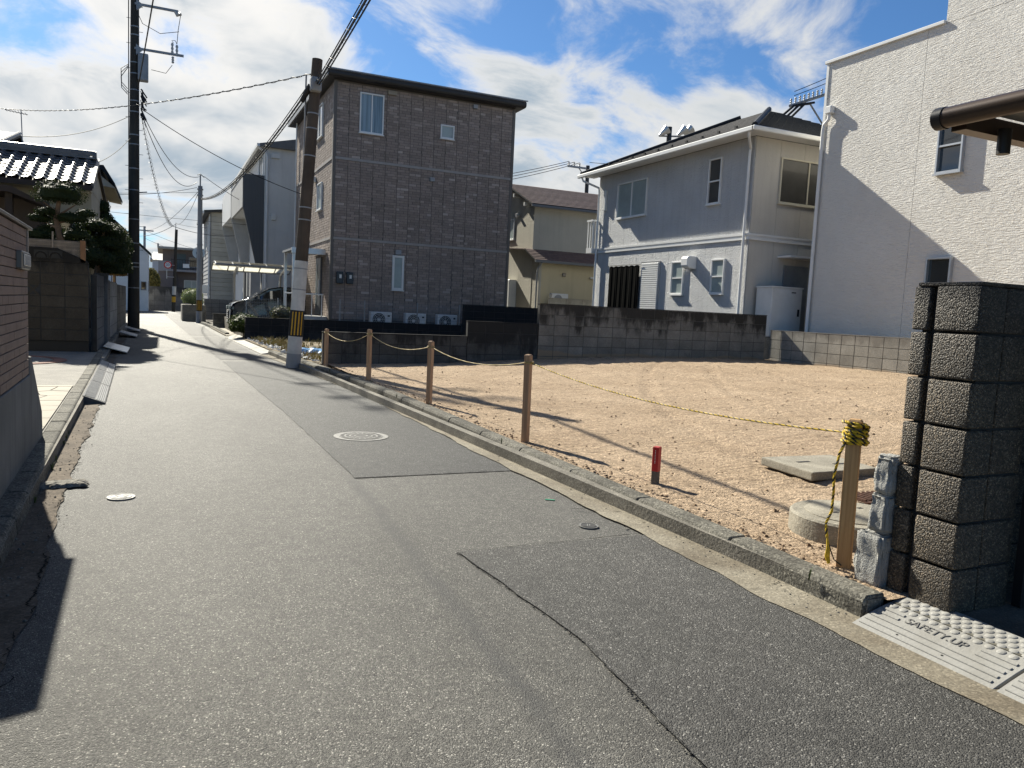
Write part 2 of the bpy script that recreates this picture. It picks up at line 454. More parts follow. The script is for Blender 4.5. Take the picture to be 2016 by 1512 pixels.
# dirt lot ------------------------------------------------------------
def sstep(a, b, x):
    t = max(0, min(1, (x-a)/(b-a))); return t*t*(3-2*t)
def lotz(x, y):
    z = 0.10+0.29*sstep(3.6, 11.5, x)
    z += 0.018*noise.fractal(Vector((x*0.7, y*0.7, 0.4)), 1, 2, 3)*sstep(3.25, 4.2, x)
    return z
def lotz_f(x, y):
    k = sstep(3.2, 3.5, x)
    r = noise.fractal(Vector((x*5.0, y*1.3, 2.0)), 1, 2.1, 4)
    r2 = noise.fractal(Vector((x*12, y*12, 4.0)), 1, 2.1, 3)
    tr = 0.0
    for (c0, c1, c2, w) in ((5.2, .30, .035, .16), (6.7, .30, .035, .16), (9.0, -.12, .02, .18), (10.4, -.12, .02, .18), (7.9, .62, -.01, .15)):
        dd = abs(x-(c0+c1*(y-6)+c2*(y-6)**2))
        if dd < w: tr -= .016*(1-(dd/w)**2)*(0.7+0.5*math.sin(y*26+x*9))
        elif dd < w*1.7: tr += .006
    return lotz(x, y)+k*(0.012*r+0.008*r2+tr)
v = []; f = []
NX, NY = 190, 220
x0, x1, ya, yb = 3.19, 15.32, 2.5, 16.5
xs = [x0+(x1-x0)*(i/NX)**1.35 for i in range(NX+1)]
ys = [ya+(yb-ya)*(j/NY)**1.25 for j in range(NY+1)]
for x in xs:
    for y in ys: v.append((x, y, lotz_f(x, y)))
for i in range(NX):
    for j in range(NY):
        a = i*(NY+1)+j; f.append((a, a+NY+1, a+NY+2, a+1))
def soilmat():
    m = bpy.data.materials.new('decomposed_granite'); m.use_nodes = True
    t = m.node_tree; T = NT(t); b = t.nodes['Principled BSDF']
    geo = T.n('ShaderNodeNewGeometry').outputs['Position']
    c = T.mix(T.rng(T.noise(geo, 1.1, 6, 0.65), 0.3, 0.7), (0.52, 0.395, 0.275), (0.41, 0.305, 0.205))
    c = T.mix(T.m('MULTIPLY', T.rng(T.noise(geo, 0.33, 4, 0.6), 0.48, 0.68), 0.42), c, (0.30, 0.215, 0.14))
    rk = T.noise(T.vm('MULTIPLY', geo, (2.0, 11.0, 6.0)), 1.6, 5, 0.6, 0.4)
    c = T.mix(T.m('MULTIPLY', T.rng(rk, 0.52, 0.68), 0.45), c, (0.22, 0.15, 0.095))
    vo = T.n('ShaderNodeTexVoronoi'); T.set(vo, 'Vector', geo); vo.inputs['Scale'].default_value = 70
    sp = T.n('ShaderNodeSeparateColor', i={0: vo.outputs['Color']})
    c = T.mix(1.0, c, T.ramp(sp.outputs[0], [(0, 0.62), (0.5, 0.95), (0.92, 1.15), (1, 1.5)]), 'MULTIPLY')
    c = T.mix(1.0, c, T.ramp(T.noise(geo, 14, 6, 0.7), [(0.3, 0.72), (0.7, 1.2)]), 'MULTIPLY')
    T.set(b, 'Base Color', c)
    b.inputs['Roughness'].default_value = 0.95; b.inputs['Specular IOR Level'].default_value = 0.15
    h = T.m('ADD', T.m('MULTIPLY', rk, 1.6), T.m('ADD', T.m('MULTIPLY', T.noise(geo, 24, 6, 0.75), 1.5), T.m('MULTIPLY', vo.outputs['Distance'], -0.5)))
    bp = T.n('ShaderNodeBump'); bp.inputs['Strength'].default_value = 0.9; bp.inputs['Distance'].default_value = 0.02
    T.set(bp, 'Height', h); T.set(b, 'Normal', bp.outputs[0])
    return m
M_soil = soilmat()
lot = struct(MB().add(v, f).build('bare_lot', M_soil, smooth=True))
# loose clods and grit on the lot
M_clod = pmat('soil_clod', (0.36, 0.26, 0.17), 0.95, 0.0, 9, 0.5, 60, 0.15, col2=(0.16, 0.11, 0.07))
def scatter_clods(name, n, fn, zfn, smin, smax, mat, flat=0.7):
    mb = MB()
    for _ in range(n):
        x, y = fn(); s = smin+(smax-smin)*random.random()**4
        z = zfn(x, y)
        a0 = random.uniform(0, 6.28); k = 5
        ring = [(x+s*random.uniform(.7, 1.2)*math.cos(a0+6.283*i/k), y+s*random.uniform(.7, 1.2)*math.sin(a0+6.283*i/k), z-0.2*s+random.uniform(0, .25)*s) for i in range(k)]
        top = [(x+s*random.uniform(.3, .6)*math.cos(a0+.5+6.283*i/3), y+s*random.uniform(.3, .6)*math.sin(a0+.5+6.283*i/3), z+s*flat*random.uniform(.6, 1.1)) for i in range(3)]
        mb.add(ring+top, [(0, 1, 5), (1, 2, 6, 5), (2, 3, 6), (3, 4, 7, 6), (4, 0, 5, 7), (5, 6, 7)])
    return stuff(mb.build(name, mat))
def rl():
    x = 3.3+12*random.random()**1.6; y = 2.9+13.4*random.random()**1.3; return x, y
tag(scatter_clods('soil_clods', 4200, rl, lotz, 0.004, 0.021, M_clod), 'loose brown clods strewn over the raked bare lot', 'soil clods')
def re_():
    y = random.uniform(2.7, 16.3); return kr(y)+0.15+abs(random.gauss(0, .07)), y
tag(scatter_clods('edge_grit', 900, re_, lambda x, y: 0.115, 0.004, 0.02, M_clod), 'grit and crumbs lying along the back of the right kerb', 'grit')
M_grit = pmat('road_grit', (0.22, 0.20, 0.165), 0.9, 0.5, 20)
def rg():
    if random.random() < .55:
        y = 2+18*random.random()**1.5; return KL(y)+abs(random.gauss(0, .12)), y
    y = 2.6+17*random.random()**1.5; return kr(y)-abs(random.gauss(0, .09)), y
M_ravel = pmat('ravelled_stone', (0.05, 0.048, 0.045), 0.85, 0.5, 40)
tag(scatter_clods('ravelled_edge', 700, RAVEL, lambda x, y: 0.006, 0.002, 0.0065, M_ravel, 0.6), 'crumbling dark stones along the ragged left edge of the near patch', 'loose stones')
tag(scatter_clods('gutter_grit', 1500, rg, lambda x, y: 0.012, 0.003, 0.011, M_grit), 'small stones and grit collected in the two gutters', 'grit')

# neighbouring weedy lot between the low wall and the dark retaining wall
def nz_(x, y): return 0.09+0.02*noise.noise(Vector((x, y, 3)))
v = []; f = []; NX, NY = 30, 40
for i in range(NX+1):
    for j in range(NY+1):
        y = 16.6+9.9*j/NY; xa = kr(y)+0.16; x = xa+(12.5-xa)*i/NX
        v.append((x, y, nz_(x, y)+0.025*noise.fractal(Vector((x*2, y*2, 0)), 1, 2, 3)))
for i in range(NX):
    for j in range(NY):
        a = i*(NY+1)+j; f.append((a, a+NY+1, a+NY+2, a+1))
M_weedsoil = pmat('weedy_soil', (0.32, 0.27, 0.19), 0.95, 0.0, 1.8, 0.8, 12, 0.15, col2=(0.13, 0.10, 0.06), bdist=0.03)
struct(MB().add(v, f).build('weedy_lot', M_weedsoil, smooth=True))
M_whitestone = pmat('white_gravel', (0.62, 0.61, 0.57), 0.85, 0.25, 6)
def rw():
    y = 16.9+9*random.random(); return kr(y)+0.22+abs(random.gauss(0, .45)), y
tag(scatter_clods('pale_rubble', 420, rw, lambda x, y: 0.12, 0.02, 0.10, M_whitestone, 0.6), 'pale rubble stones scattered on the weedy lot by the kerb', 'rubble')
def blades(name, spots, mat, hmin, hmax, w):
    mb = MB()
    for (x, y, z) in spots:
        for _ in range(7):
            a = random.uniform(0, 6.28); h = random.uniform(hmin, hmax); l = random.uniform(.2, .9)*h
            dx, dy = math.cos(a), math.sin(a)
            px, py = -dy*w, dx*w
            mb.add([(x-px, y-py, z-.02), (x+px, y+py, z-.02), (x+dx*l*.4+px*.7, y+dy*l*.4+py*.7, z+h*.65), (x+dx*l*.4-px*.7, y+dy*l*.4-py*.7, z+h*.65), (x+dx*l, y+dy*l, z+h)],
                   [(0, 1, 2, 3), (3, 2, 4)])
    return stuff(mb.build(name, mat))
leafy = pmat('weed_green', (0.09, 0.12, 0.035), 0.7, 0.3, 9)
M_grass = pmat('dry_grass', (0.20, 0.19, 0.06), 0.8, 0.0, 2.0, col2=(0.30, 0.22, 0.10), spec=0.2)
ts = []
for _ in range(26):
    y = random.uniform(3, 19); ts.append((KL(y)+random.uniform(0, .03), y, .012))
for _ in range(22):
    y = random.uniform(2.8, 16); ts.append((kr(y)+random.choice((-.01, .16)), y, .02 if random.random() < .5 else .11))
tag(blades('kerb_weeds', ts, leafy, .015, .06, .004), 'tiny green weeds sprouting from the kerb joints', 'weeds')
sp = []
for _ in range(750):
    y = random.uniform(16.8, 26.2); x = kr(y)+0.3+abs(random.gauss(0.2, 1.1))
    if noise.noise(Vector((x*1.4, y*1.1, 8))) > -0.12: sp.append((x, y, 0.1))
tag(blades('dry_weeds', sp, M_grass, .04, .17, .008), 'yellowing weeds growing on the lot beside the pole', 'weeds')

# left: tiled forecourt ----------------------------------------------
M_pale = pmat('pale_paving', (0.34, 0.30, 0.23), 0.8, 0.3, 2.2, 0.4, 20)
M_greypave = pmat('grey_paving', (0.24, 0.225, 0.195), 0.85, 0.3, 3, 0.4, 40, spk=0.4)
M_redbrick = pmat('red_paver', (0.27, 0.13, 0.095), 0.85, 0.35, 5, 0.4, 40, objvar=0.3)
yard = struct(MB().prism([(-7, 7.9), (KL(7.9)-.16, 7.9), (KL(18.7)-.16, 18.7), (-7, 18.7)], 'z', -0.04, 0.100).build('forecourt', M_greypave))
MB().prism([(-7, 11.75), (KL(11.75)-.17, 11.75), (KL(11.9)-.17, 11.9), (-7, 12.05)], 'z', 0.09, 0.116).build('paving_strip', M_pale, yard)
# crazy paving: irregular pale stones
cells = []
random.seed(21)
for gx in range(9):
    for gy in range(8):
        cells.append((-4.9+gx*0.47+random.uniform(-.12, .12), 8.15+gy*0.47+random.uniform(-.12, .12)))
def voron(c, pts, lim):
    poly = [Vector((c[0]-lim, c[1]-lim)), Vector((c[0]+lim, c[1]-lim)), Vector((c[0]+lim, c[1]+lim)), Vector((c[0]-lim, c[1]+lim))]
    C0 = Vector(c)
    def clip(poly, n, k):
        out = []
        for i in range(len(poly)):
            a, b = poly[i], poly[(i+1) % len(poly)]
            da, db = a.dot(n)-k, b.dot(n)-k
            if da <= 0: out.append(a)
            if da*db < 0: out.append(a.lerp(b, da/(da-db)))
        return out
    for p in pts:
        P = Vector(p)
        if P == C0 or (P-C0).length > 2.2*lim: continue
        n = (P-C0).normalized(); k = ((P+C0)/2).dot(n)-0.008
        poly = clip(poly, n, k)
    for n, k in ((Vector((1, 0.027)), -0.60-0.175), (Vector((0, 1)), 11.72), (Vector((0, -1)), -7.95)):
        if poly: poly = clip(poly, n, k)
    return poly
for c in cells:
    p = voron(c, cells, 0.6)
    if len(p) >= 3:
        MB().prism([(q.x, q.y) for q in p], 'z', 0.09, 0.113+random.uniform(0, .004)).build('paving_stone', M_pale, yard)
# circular brick border on the forecourt
for k in range(36):
    a = 2*math.pi*k/36
    me = MATS.get('_ring')
    if me is None:
        me = MATS['_ring'] = MB().prism([(.93, -.075), (1.13, -.092), (1.13, .092), (.93, .075)], 'z', 0.09, 0.114).mesh('paving_brick', M_redbrick)
    link('paving_brick', me, yard, loc=(-2.72, 16.2, 0), rot=(0, 0, a))
MB().tube([(-2.72, 16.2, 0.08), (-2.72, 16.2, 0.112)], 0.9, 40).build('paving_disc', M_greypave, yard)
# ------------------------------------------------------------------ block walls
random.seed(11)
M_mortar = pmat('mortar', (0.12, 0.115, 0.10), 0.95, 0.4, 4)
M_mortar_d = pmat('dark_mortar', (0.05, 0.05, 0.05), 0.95, 0.4, 4)
def block_wall(name, label, x, y, axis, length, rows, bw, bh, th, z0, mat, mortar, joint=0.013, cap=True, skip=None, bond=False, rough=0.0):
    th2 = th/2
    root = thing(name, label, 'wall', (x, y, z0))
    def bx(a0, a1, t, za, zb):
        mb = MB()
        return mb.box(x+a0, x+a1, y-t, y+t, za, zb) if axis == 'x' else mb.box(x-t, x+t, y+a0, y+a1, za, zb)
    bx(0.004, length-0.004, th2-0.007, z0, z0+rows*bh-0.012).build('mortar', mortar, root)
    n = int(round(length/bw)); bw = length/n
    def blk(w):
        mb = MB()
        if axis == 'x': mb.box(joint/2, w-joint/2, -th2, th2, joint/2, bh-joint/2)
        else: mb.box(-th2, th2, joint/2, w-joint/2, joint/2, bh-joint/2)
        return mb.mesh('block', mat, bevel=0.004)
    full = blk(bw); half = blk(bw/2) if bond else None
    for r in range(rows):
        offs = [(i*bw, full) for i in range(n)]
        if bond and r % 2: offs = [(0, half)]+[(bw/2+i*bw, full) for i in range(n-1)]+[(length-bw/2, half)]
        for a, me in offs:
            if skip and skip(a, r): continue
            p = (x+a, y, z0+r*bh) if axis == 'x' else (x, y+a, z0+r*bh)
            j = random.uniform(-.0025, .0025)
            p = (p[0], p[1]+j, p[2]) if axis == 'x' else (p[0]+j, p[1], p[2])
            link('block', me, root, loc=p)
    if cap: bx(-0.002, length+0.002, th2+0.003, z0+rows*bh-0.004, z0+rows*bh+0.014).build('coping', mat, root)
    return root
B_high = blockmat('stained_block', (0.27, 0.25, 0.215), (0.035, 0.032, 0.028), 1.62, 0.75, 0.92, (0.30, 0.22, 0.14), 0.42)
B_low = blockmat('shade_stained_block', (0.11, 0.108, 0.10), (0.022, 0.022, 0.022), 1.1, 1.0, 0.9)  # near-black base and stain carry the low wall's shade in colour
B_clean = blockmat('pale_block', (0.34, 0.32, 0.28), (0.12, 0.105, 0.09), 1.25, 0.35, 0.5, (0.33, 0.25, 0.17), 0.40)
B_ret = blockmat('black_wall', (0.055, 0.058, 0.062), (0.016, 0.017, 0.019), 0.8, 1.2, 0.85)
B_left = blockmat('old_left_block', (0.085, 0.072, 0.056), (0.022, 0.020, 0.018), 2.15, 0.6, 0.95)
B_left2 = blockmat('old_street_block', (0.21, 0.205, 0.195), (0.03, 0.03, 0.03), 1.9, 1.2, 0.6)
block_wall('block_wall', 'low stained block wall with shade in its dark colour behind the first rope posts', 3.10, 16.56, 'x', 3.27, 3, 0.41, 0.225, 0.12, 0.09, B_low, M_mortar_d)
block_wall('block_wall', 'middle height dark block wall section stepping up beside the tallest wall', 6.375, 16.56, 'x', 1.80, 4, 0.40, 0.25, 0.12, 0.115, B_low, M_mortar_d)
block_wall('block_wall', 'long grey block wall with black stains across the back of the bare lot', 8.185, 16.56, 'x', 7.0, 6, 0.41, 0.25, 0.12, 0.10, B_high, M_mortar)
block_wall('block_wall', 'pale grey block wall below the white textured house', 15.36, 7.0, 'y', 9.45, 4, 0.41, 0.25, 0.12, 0.20, B_clean, M_mortar)
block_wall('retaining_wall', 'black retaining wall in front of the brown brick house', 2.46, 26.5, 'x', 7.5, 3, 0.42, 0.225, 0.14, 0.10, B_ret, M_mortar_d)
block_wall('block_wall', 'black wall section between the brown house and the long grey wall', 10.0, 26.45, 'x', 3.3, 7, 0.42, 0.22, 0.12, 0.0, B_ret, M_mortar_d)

# ------------------------------------------------------------------ gate pillar
def aggmat(name, a, bcol, sc):
    m = bpy.data.materials.new(name); m.use_nodes = True
    t = m.node_tree; T = NT(t); b = t.nodes['Principled BSDF']
    geo = T.n('ShaderNodeNewGeometry').outputs['Position']
    vo = T.n('ShaderNodeTexVoronoi'); T.set(vo, 'Vector', geo); vo.inputs['Scale'].default_value = sc
    sp = T.n('ShaderNodeSeparateColor', i={0: vo.outputs['Color']})
    s3 = T.n('ShaderNodeSeparateXYZ', i={0: geo})
    c = T.mix(T.rng(T.noise(geo, 3, 5, 0.6), 0.3, 0.7), a, bcol)
    c = T.mix(T.rng(T.m('ADD', s3.outputs[2], T.m('MULTIPLY', T.noise(geo, 5, 4, 0.6), 0.5)), 1.35, 1.75, 0, 0.6), c, (0.035, 0.034, 0.033))
    c = T.mix(1.0, c, T.ramp(sp.outputs[0], [(0, 0.3), (0.5, 0.85), (0.85, 1.45), (1, 2.6)]), 'MULTIPLY')
    c = T.mix(T.rng(vo.outputs['Distance'], 0.42, 0.72, 0, 0.6), c, (0.02, 0.018, 0.016))
    T.set(b, 'Base Color', c); b.inputs['Roughness'].default_value = 0.6; b.inputs['Specular IOR Level'].default_value = 0.4
    bp = T.n('ShaderNodeBump'); bp.inputs['Strength'].default_value = 0.9; bp.inputs['Distance'].default_value = 0.006
    T.set(bp, 'Height', T.m('ADD', T.m('MULTIPLY', vo.outputs['Distance'], -1.0), T.m('MULTIPLY', T.noise(geo, 40, 4, 0.7), 0.9)))
    T.set(b, 'Normal', bp.outputs[0])
    return m
M_agg = aggmat('exposed_aggregate', (0.130, 0.100, 0.066), (0.075, 0.059, 0.041), 135)
PIL = thing('gate_pillar', 'dark exposed aggregate block gate pillar at the right edge', 'pillar', (3.52, 2.47, 0.08))
MB().box(3.375, 3.735, 2.305, 2.60, 0.05, 1.61).build('core', M_mortar_d, PIL)
H7 = 0.2195
def grit_block(x0, x1, y0, y1, h):
    """rough faced block: subdivided box, edges worn by noise"""
    bm = bmesh.new()
    bmesh.ops.create_cube(bm, size=1.0)
    for vv in bm.verts: vv.co = Vector((x0+(x1-x0)*(vv.co.x+.5), y0+(y1-y0)*(vv.co.y+.5), h*(vv.co.z+.5)))
    bmesh.ops.bevel(bm, geom=bm.edges[:], offset=0.010, segments=2, affect='EDGES', profile=0.6)
    bmesh.ops.recalc_face_normals(bm, faces=bm.faces)
    for p in bm.faces: p.smooth = True
    me = bpy.data.meshes.new('block'); bm.to_mesh(me); bm.free(); me.materials.append(M_agg)
    return me
shapes = [grit_block(3.340, 3.70, 2.545, 2.634, H7-.010), grit_block(3.325, 3.505, 2.285, 2.505, H7-.010), grit_block(3.519, 3.745, 2.291, 2.505, H7-.010)]
for r in range(7):
    for me in shapes:
        link('block', me, PIL, loc=(random.uniform(-.002, .002), random.uniform(-.002, .002), 0.085+r*H7))
MB().box(3.335, 3.74, 2.285, 2.615, 1.612, 1.63).build('coping', M_agg, PIL, bevel=0.004)
# boundary wall running back from the pillar
block_wall('block_wall', 'dark aggregate boundary wall running back behind the gate pillar', 3.75, 2.56, 'x', 6.0, 7, 0.40, 0.215, 0.12, 0.085, M_agg, M_mortar_d)
# rough white rendered stub
M_stucco = pmat('rough_render', (0.40, 0.395, 0.37), 0.9, 0.25, 6, 1.0, 110, 0.2, bdist=0.012)
STUB = thing('wall_stub', 'rough pale rendered stub of broken wall leaning against the dark pillar', 'wall stub', (3.33, 2.70, 0.1))
def rough_block(x0, x1, y0, y1, z0, z1, amp, seed):
    bm = bmesh.new(); bmesh.ops.create_cube(bm, size=1.0)
    for vv in bm.verts: vv.co = Vector((x0+(x1-x0)*(vv.co.x+.5), y0+(y1-y0)*(vv.co.y+.5), z0+(z1-z0)*(vv.co.z+.5)))
    bmesh.ops.bevel(bm, geom=bm.edges[:], offset=0.012, segments=2, affect='EDGES')
    bmesh.ops.subdivide_edges(bm, edges=bm.edges[:], cuts=9, use_grid_fill=True)
    bm.normal_update()
    for vv in bm.verts:
        k = noise.fractal(vv.co*14+Vector((seed, 0, 0)), 1, 2, 4)+0.5*noise.noise(vv.co*60)
        edge = 1.6 if vv.co.y > y1-0.03 else 1.0
        vv.co += vv.normal*amp*k*edge
    for p in bm.faces: p.smooth = True
    me = bpy.data.meshes.new('block'); bm.to_mesh(me); bm.free(); me.materials.append(M_stucco)
    return me
link('block', rough_block(3.285, 3.40, 2.642, 2.80, 0.08, 0.365, 0.008, 1), STUB)
link('block', rough_block(3.295, 3.40, 2.642, 2.745, 0.37, 0.57, 0.008, 2), STUB)
link('block', rough_block(3.30, 3.40, 2.642, 2.735, 0.575, 0.765, 0.008, 3), STUB)

# gate behind the pillar
G = thing('folding_gate', 'black folding metal gate standing beside the dark pillar', 'gate', (3.8, 2.3, 0.09))
MB().box(3.765, 3.815, 2.23, 2.28, 0.09, 1.50).build('post', M_dark, G, bevel=0.004)
for k in range(16): MB().box(3.85+k*0.06, 3.872+k*0.06, 2.20, 2.222, 0.13, 1.42).build('bar', M_dark, G)
for z in (0.16, 1.36): MB().box(3.82, 4.80, 2.223, 2.245, z, z+0.04).build('rail', M_dark, G)
MB().box(3.80, 3.83, 2.235, 2.268, 0.62, 0.70).build('latch', M_alu, G, bevel=0.004)
struct(MB().box(3.22, 12, -4, 2.5, -0.04, 0.088).build('driveway', pmat('mossy_concrete', (0.16, 0.15, 0.12), 0.9, 0.5, 3, 0.6, 30, spk=0.4)))
# carport over it
M_brown = pmat('bronze_aluminium', (0.085, 0.058, 0.042), 0.32, 0.15, 4, metal=0.4)
M_poly = pmat('smoked_polycarbonate', (0.30, 0.29, 0.27), 0.5, 0.2, 3, trans=0.15)
CP = thing('carport_roof', 'bronze carport roof edge with round gutter at the upper right', 'carport', (4.6, 0.5, 0.09))
MB().tube([(3.17, 2.43, 2.345), (3.17, 0.0, 2.345), (3.17, -2.5, 2.345)], 0.045, 20).build('gutter', M_brown, CP, smooth=True)
MB().tube([(3.17, 2.47, 2.345), (3.17, 2.425, 2.345)], 0.049, 20).build('end_cap', M_dark, CP, smooth=True)
MB().prism([(3.215, 2.29), (6.2, 2.27), (6.2, 2.345), (3.215, 2.365)], 'y', 2.36, 2.43).build('end_beam', M_brown, CP)
MB().prism([(3.215, 2.37), (6.2, 2.35), (6.2, 2.358), (3.215, 2.378)], 'y', -2.5, 2.35).build('roof_panel', M_poly, CP)
for k in range(4):
    yy = 2.30-k*1.2
    MB().prism([(3.20, 2.29), (6.2, 2.27), (6.2, 2.345), (3.20, 2.362)], 'y', yy-0.42, yy-0.36).build('rafter', M_brown, CP)
MB().tube([(3.42, 2.32, 2.31), (3.42, 2.32, 2.20)], 0.028, 14).build('spout', M_dark, CP, smooth=True)
for yy in (-2.2, 1.9): MB().box(6.1, 6.2, yy-0.05, yy+0.05, 0.08, 2.3).build('post', M_brown, CP)

# ------------------------------------------------------------------ access ramps
def ramp_profile(w, W_=0.41): return 0.012+0.092*math.sin(min(1, w/W_)*math.pi*0.46)/math.sin(math.pi*0.46)
M_ramp = pmat('grey_rubber_ramp', (0.34, 0.335, 0.315), 0.6, 0.2, 5, 0.25, 80, 0.3, col2=(0.27, 0.262, 0.24))
def text_mesh(txt, size, ext, mat, font_name='lettering'):
    cu = bpy.data.curves.new(font_name, 'FONT'); cu.body = txt; cu.size = size; cu.extrude = ext
    cu.align_x = 'CENTER'; cu.align_y = 'CENTER'
    ob = bpy.data.objects.new('tmp', cu); COL.objects.link(ob)
    dg = bpy.context.evaluated_depsgraph_get()
    me = bpy.data.meshes.new_from_object(ob.evaluated_get(dg))
    bpy.data.objects.remove(ob); bpy.data.curves.remove(cu)
    me.materials.clear(); me.materials.append(mat); me.name = font_name
    return me
def access_ramp(label, ytop, L, letters):
    X0 = 2.97; T_ = thing('access_ramp', label, 'ramp', (X0+0.2, ytop-L/2, 0.01), 'pale rubber ramps at the driveway kerb')
    n = 16
    prof = [(X0+0.41*i/n, ramp_profile(0.41*i/n)) for i in range(n+1)]
    MB().prism([(X0, 0.0)]+prof+[(X0+0.41, 0.0)], 'y', ytop-L+0.004, ytop-0.004).build('body', M_ramp, T_, bevel=0.002)
    def on(w): # point and tangent angle on the ramp
        z = ramp_profile(w); s = (ramp_profile(w+.005)-ramp_profile(w-.005))/.01
        return X0+w, z, math.atan(s)
    rib = MB().box(-0.0085, 0.0085, -0.5, 0.5, -0.004, 0.0055).mesh('rib', M_ramp, bevel=0.0025)
    for i, w in enumerate((0.035, 0.073, 0.111, 0.149, 0.187)):
        x, z, a = on(w)
        segs = [(0.02, L-0.03)] if i < 3 else [(0.02, 0.02+L*0.17), (L*0.74, L-0.03)]
        for s0, s1 in segs:
            o = link('rib', rib, T_, loc=(x, ytop-(s0+s1)/2, z), rot=(0, -a, 0)); o.scale = (1, s1-s0, 1)
    stud = MB().tube([(0, 0, -0.004), (0, 0, 0.002), (0, 0, 0.0042)], [0.0185, 0.0185, 0.0155], 12).mesh('stud', M_ramp, smooth=True)
    k = 0
    for i in range(5):
        w = 0.228+i*0.038
        for j in range(30):
            s = 0.045+j*0.052+(0.026 if i % 2 else 0)
            if s > L-0.03: break
            x, z, a = on(w); link('stud', stud, T_, loc=(x, ytop-s, z), rot=(0, -a, 0))
    for s in (L*0.30, L*0.62):
        x, z, a = on(0.055); MB().tube([(x, ytop-s, z-0.002), (x, ytop-s, z+0.0012)], 0.0055, 10).build('bolt_hole', M_black, T_)
    if letters:
        x, z, a = on(0.165)
        me = text_mesh('SAFETY.UP', 0.062, 0.0014, pmat('ramp_letters', (0.15, 0.146, 0.138), 0.6))
        link('lettering', me, T_, loc=(x, ytop-L*0.45, z+0.0022), rot=(a, 0, -math.pi/2))
access_ramp('pale grey rubber kerb ramp lettered SAFETY.UP below the dark gate pillar', 2.515, 0.69, True)
access_ramp('pale grey rubber kerb ramp cut by the right edge, next to the lettered one', 1.82, 0.69, False)
access_ramp('pale grey rubber kerb ramp nearest the viewer, third along the driveway', 1.125, 0.69, False)

# ------------------------------------------------------------------ posts and rope
M_wood = pmat('reddish_wood', (0.55, 0.36, 0.22), 0.75, 0.0, 3.0, 0.4, 30, 0.25, col2=(0.40, 0.24, 0.14), stretch=(18, 18, 0.8), streak=0.3)
M_wood1 = pmat('yellow_pine', (0.55, 0.35, 0.165), 0.7, 0.0, 3.0, 0.4, 30, 0.25, col2=(0.38, 0.22, 0.10), stretch=(22, 22, 0.8))
POSTS = [(3.39, 2.95, 0.81), (3.32, 6.87, 0.88), (3.28, 9.83, 0.85), (3.20, 12.85, 0.88), (3.12, 16.2, 0.75)]
plab = ['pale timber post with a rope coil round its top, nearest the pillar', 'timber post standing behind the red stake, second from the pillar', 'timber rope post in the middle of the row, third from the pillar',
        'timber rope post left of the row, second from its far end', 'short timber rope post at the far left end by the weedy lot']
for i, (x, y, h) in enumerate(POSTS):
    s = 0.036 if i == 0 else 0.031
    p = thing('timber_post', plab[i], 'post', (x, y, 0.08), 'timber posts of the rope barrier')
    mb = MB()
    c, sn = math.cos(0.62), math.sin(0.62)
    def sq(r, z, dx=0, dy=0): return [(x+dx+r*(a*c-b*sn), y+dy+r*(a*sn+b*c), z) for a, b in ((-1, -1), (1, -1), (1, 1), (-1, 1))]
    lx, ly = random.uniform(-.012, .012), random.uniform(-.012, .012)
    mb.add(sq(s, 0.0)+sq(s, 0.1+h-0.012, lx, ly)+sq(s-0.01, 0.1+h, lx, ly), [(0, 1, 5, 4), (1, 2, 6, 5), (2, 3, 7, 6), (3, 0, 4, 7), (4, 5, 9, 8), (5, 6, 10, 9), (6, 7, 11, 10), (7, 4, 8, 11), (8, 9, 10, 11), (3, 2, 1, 0)])
    mb.build('shaft', M_wood1 if i == 0 else M_wood, p, bevel=0.0015)
M_yel = pmat('yellow_rope', (0.62, 0.42, 0.02), 0.6, 0.25, 30)
M_blk = pmat('black_rope', (0.016, 0.015, 0.014), 0.6)
M_tan = pmat('weathered_rope', (0.50, 0.38, 0.16), 0.7, 0.3, 30)
def catenary(a, b, sag, n):
    a = Vector(a); b = Vector(b)
    return [a.lerp(b, i/n)-Vector((0, 0, sag*4*(i/n)*(1-i/n))) for i in range(n+1)]
def strand(path, r, off, pitch, ph, n=5):
    """helical strand round a path"""
    out = []; s = 0
    P = [Vector(p) for p in path]
    # resample
    L = [0]
    for a, b in zip(P, P[1:]): L.append(L[-1]+(b-a).length)
    st = pitch/7; m = int(L[-1]/st); j = 0
    ref = Vector((0.3, 0.2, 1)).normalized()
    for i in range(m+1):
        d_ = min(i*st, L[-1]-1e-6)
        while j < len(L)-2 and L[j+1] < d_: j += 1
        t = (P[j+1]-P[j]).normalized(); p = P[j].lerp(P[j+1], (d_-L[j])/max(1e-9, L[j+1]-L[j]))
        a = t.cross(ref)
        if a.length < .05: a = t.cross(Vector((1, 0, 0)))
        a.normalize(); b = t.cross(a); an = 2*math.pi*d_/pitch+ph
        out.append(p+(a*math.cos(an)+b*math.sin(an))*off)
    return MB().tube(out, r, n)
tops = [(x, y, 0.1+h-0.075) for x, y, h in POSTS]
sags = [0.10, 0.115, 0.13, 0.155]
ROPE = [thing('barrier_rope', l, 'rope', (3.3, yy, 0.1), 'rope slung between the posts') for l, yy in (
    ('yellow and black rope slung from the pale post to the post behind the red stake', 4.9), ('faded rope span crossing the middle of the lot front', 8.3),
    ('faded rope span left of the middle post', 11.3), ('deeply sagging rope span at the far left end', 14.5))]
for k in range(4):
    path = catenary(tops[k], tops[k+1], sags[k], 60)
    my = M_yel if k == 0 else M_tan
    strand(path, 0.0031, 0.0028, 0.05, 0, 5).build('strand', my, ROPE[k], smooth=True)
    strand(path, 0.0031, 0.0028, 0.05, 2.1, 5).build('strand', my, ROPE[k], smooth=True)
    strand(path, 0.0031, 0.0028, 0.05, 4.2, 5).build('strand', M_blk if k == 0 else M_tan, ROPE[k], smooth=True)
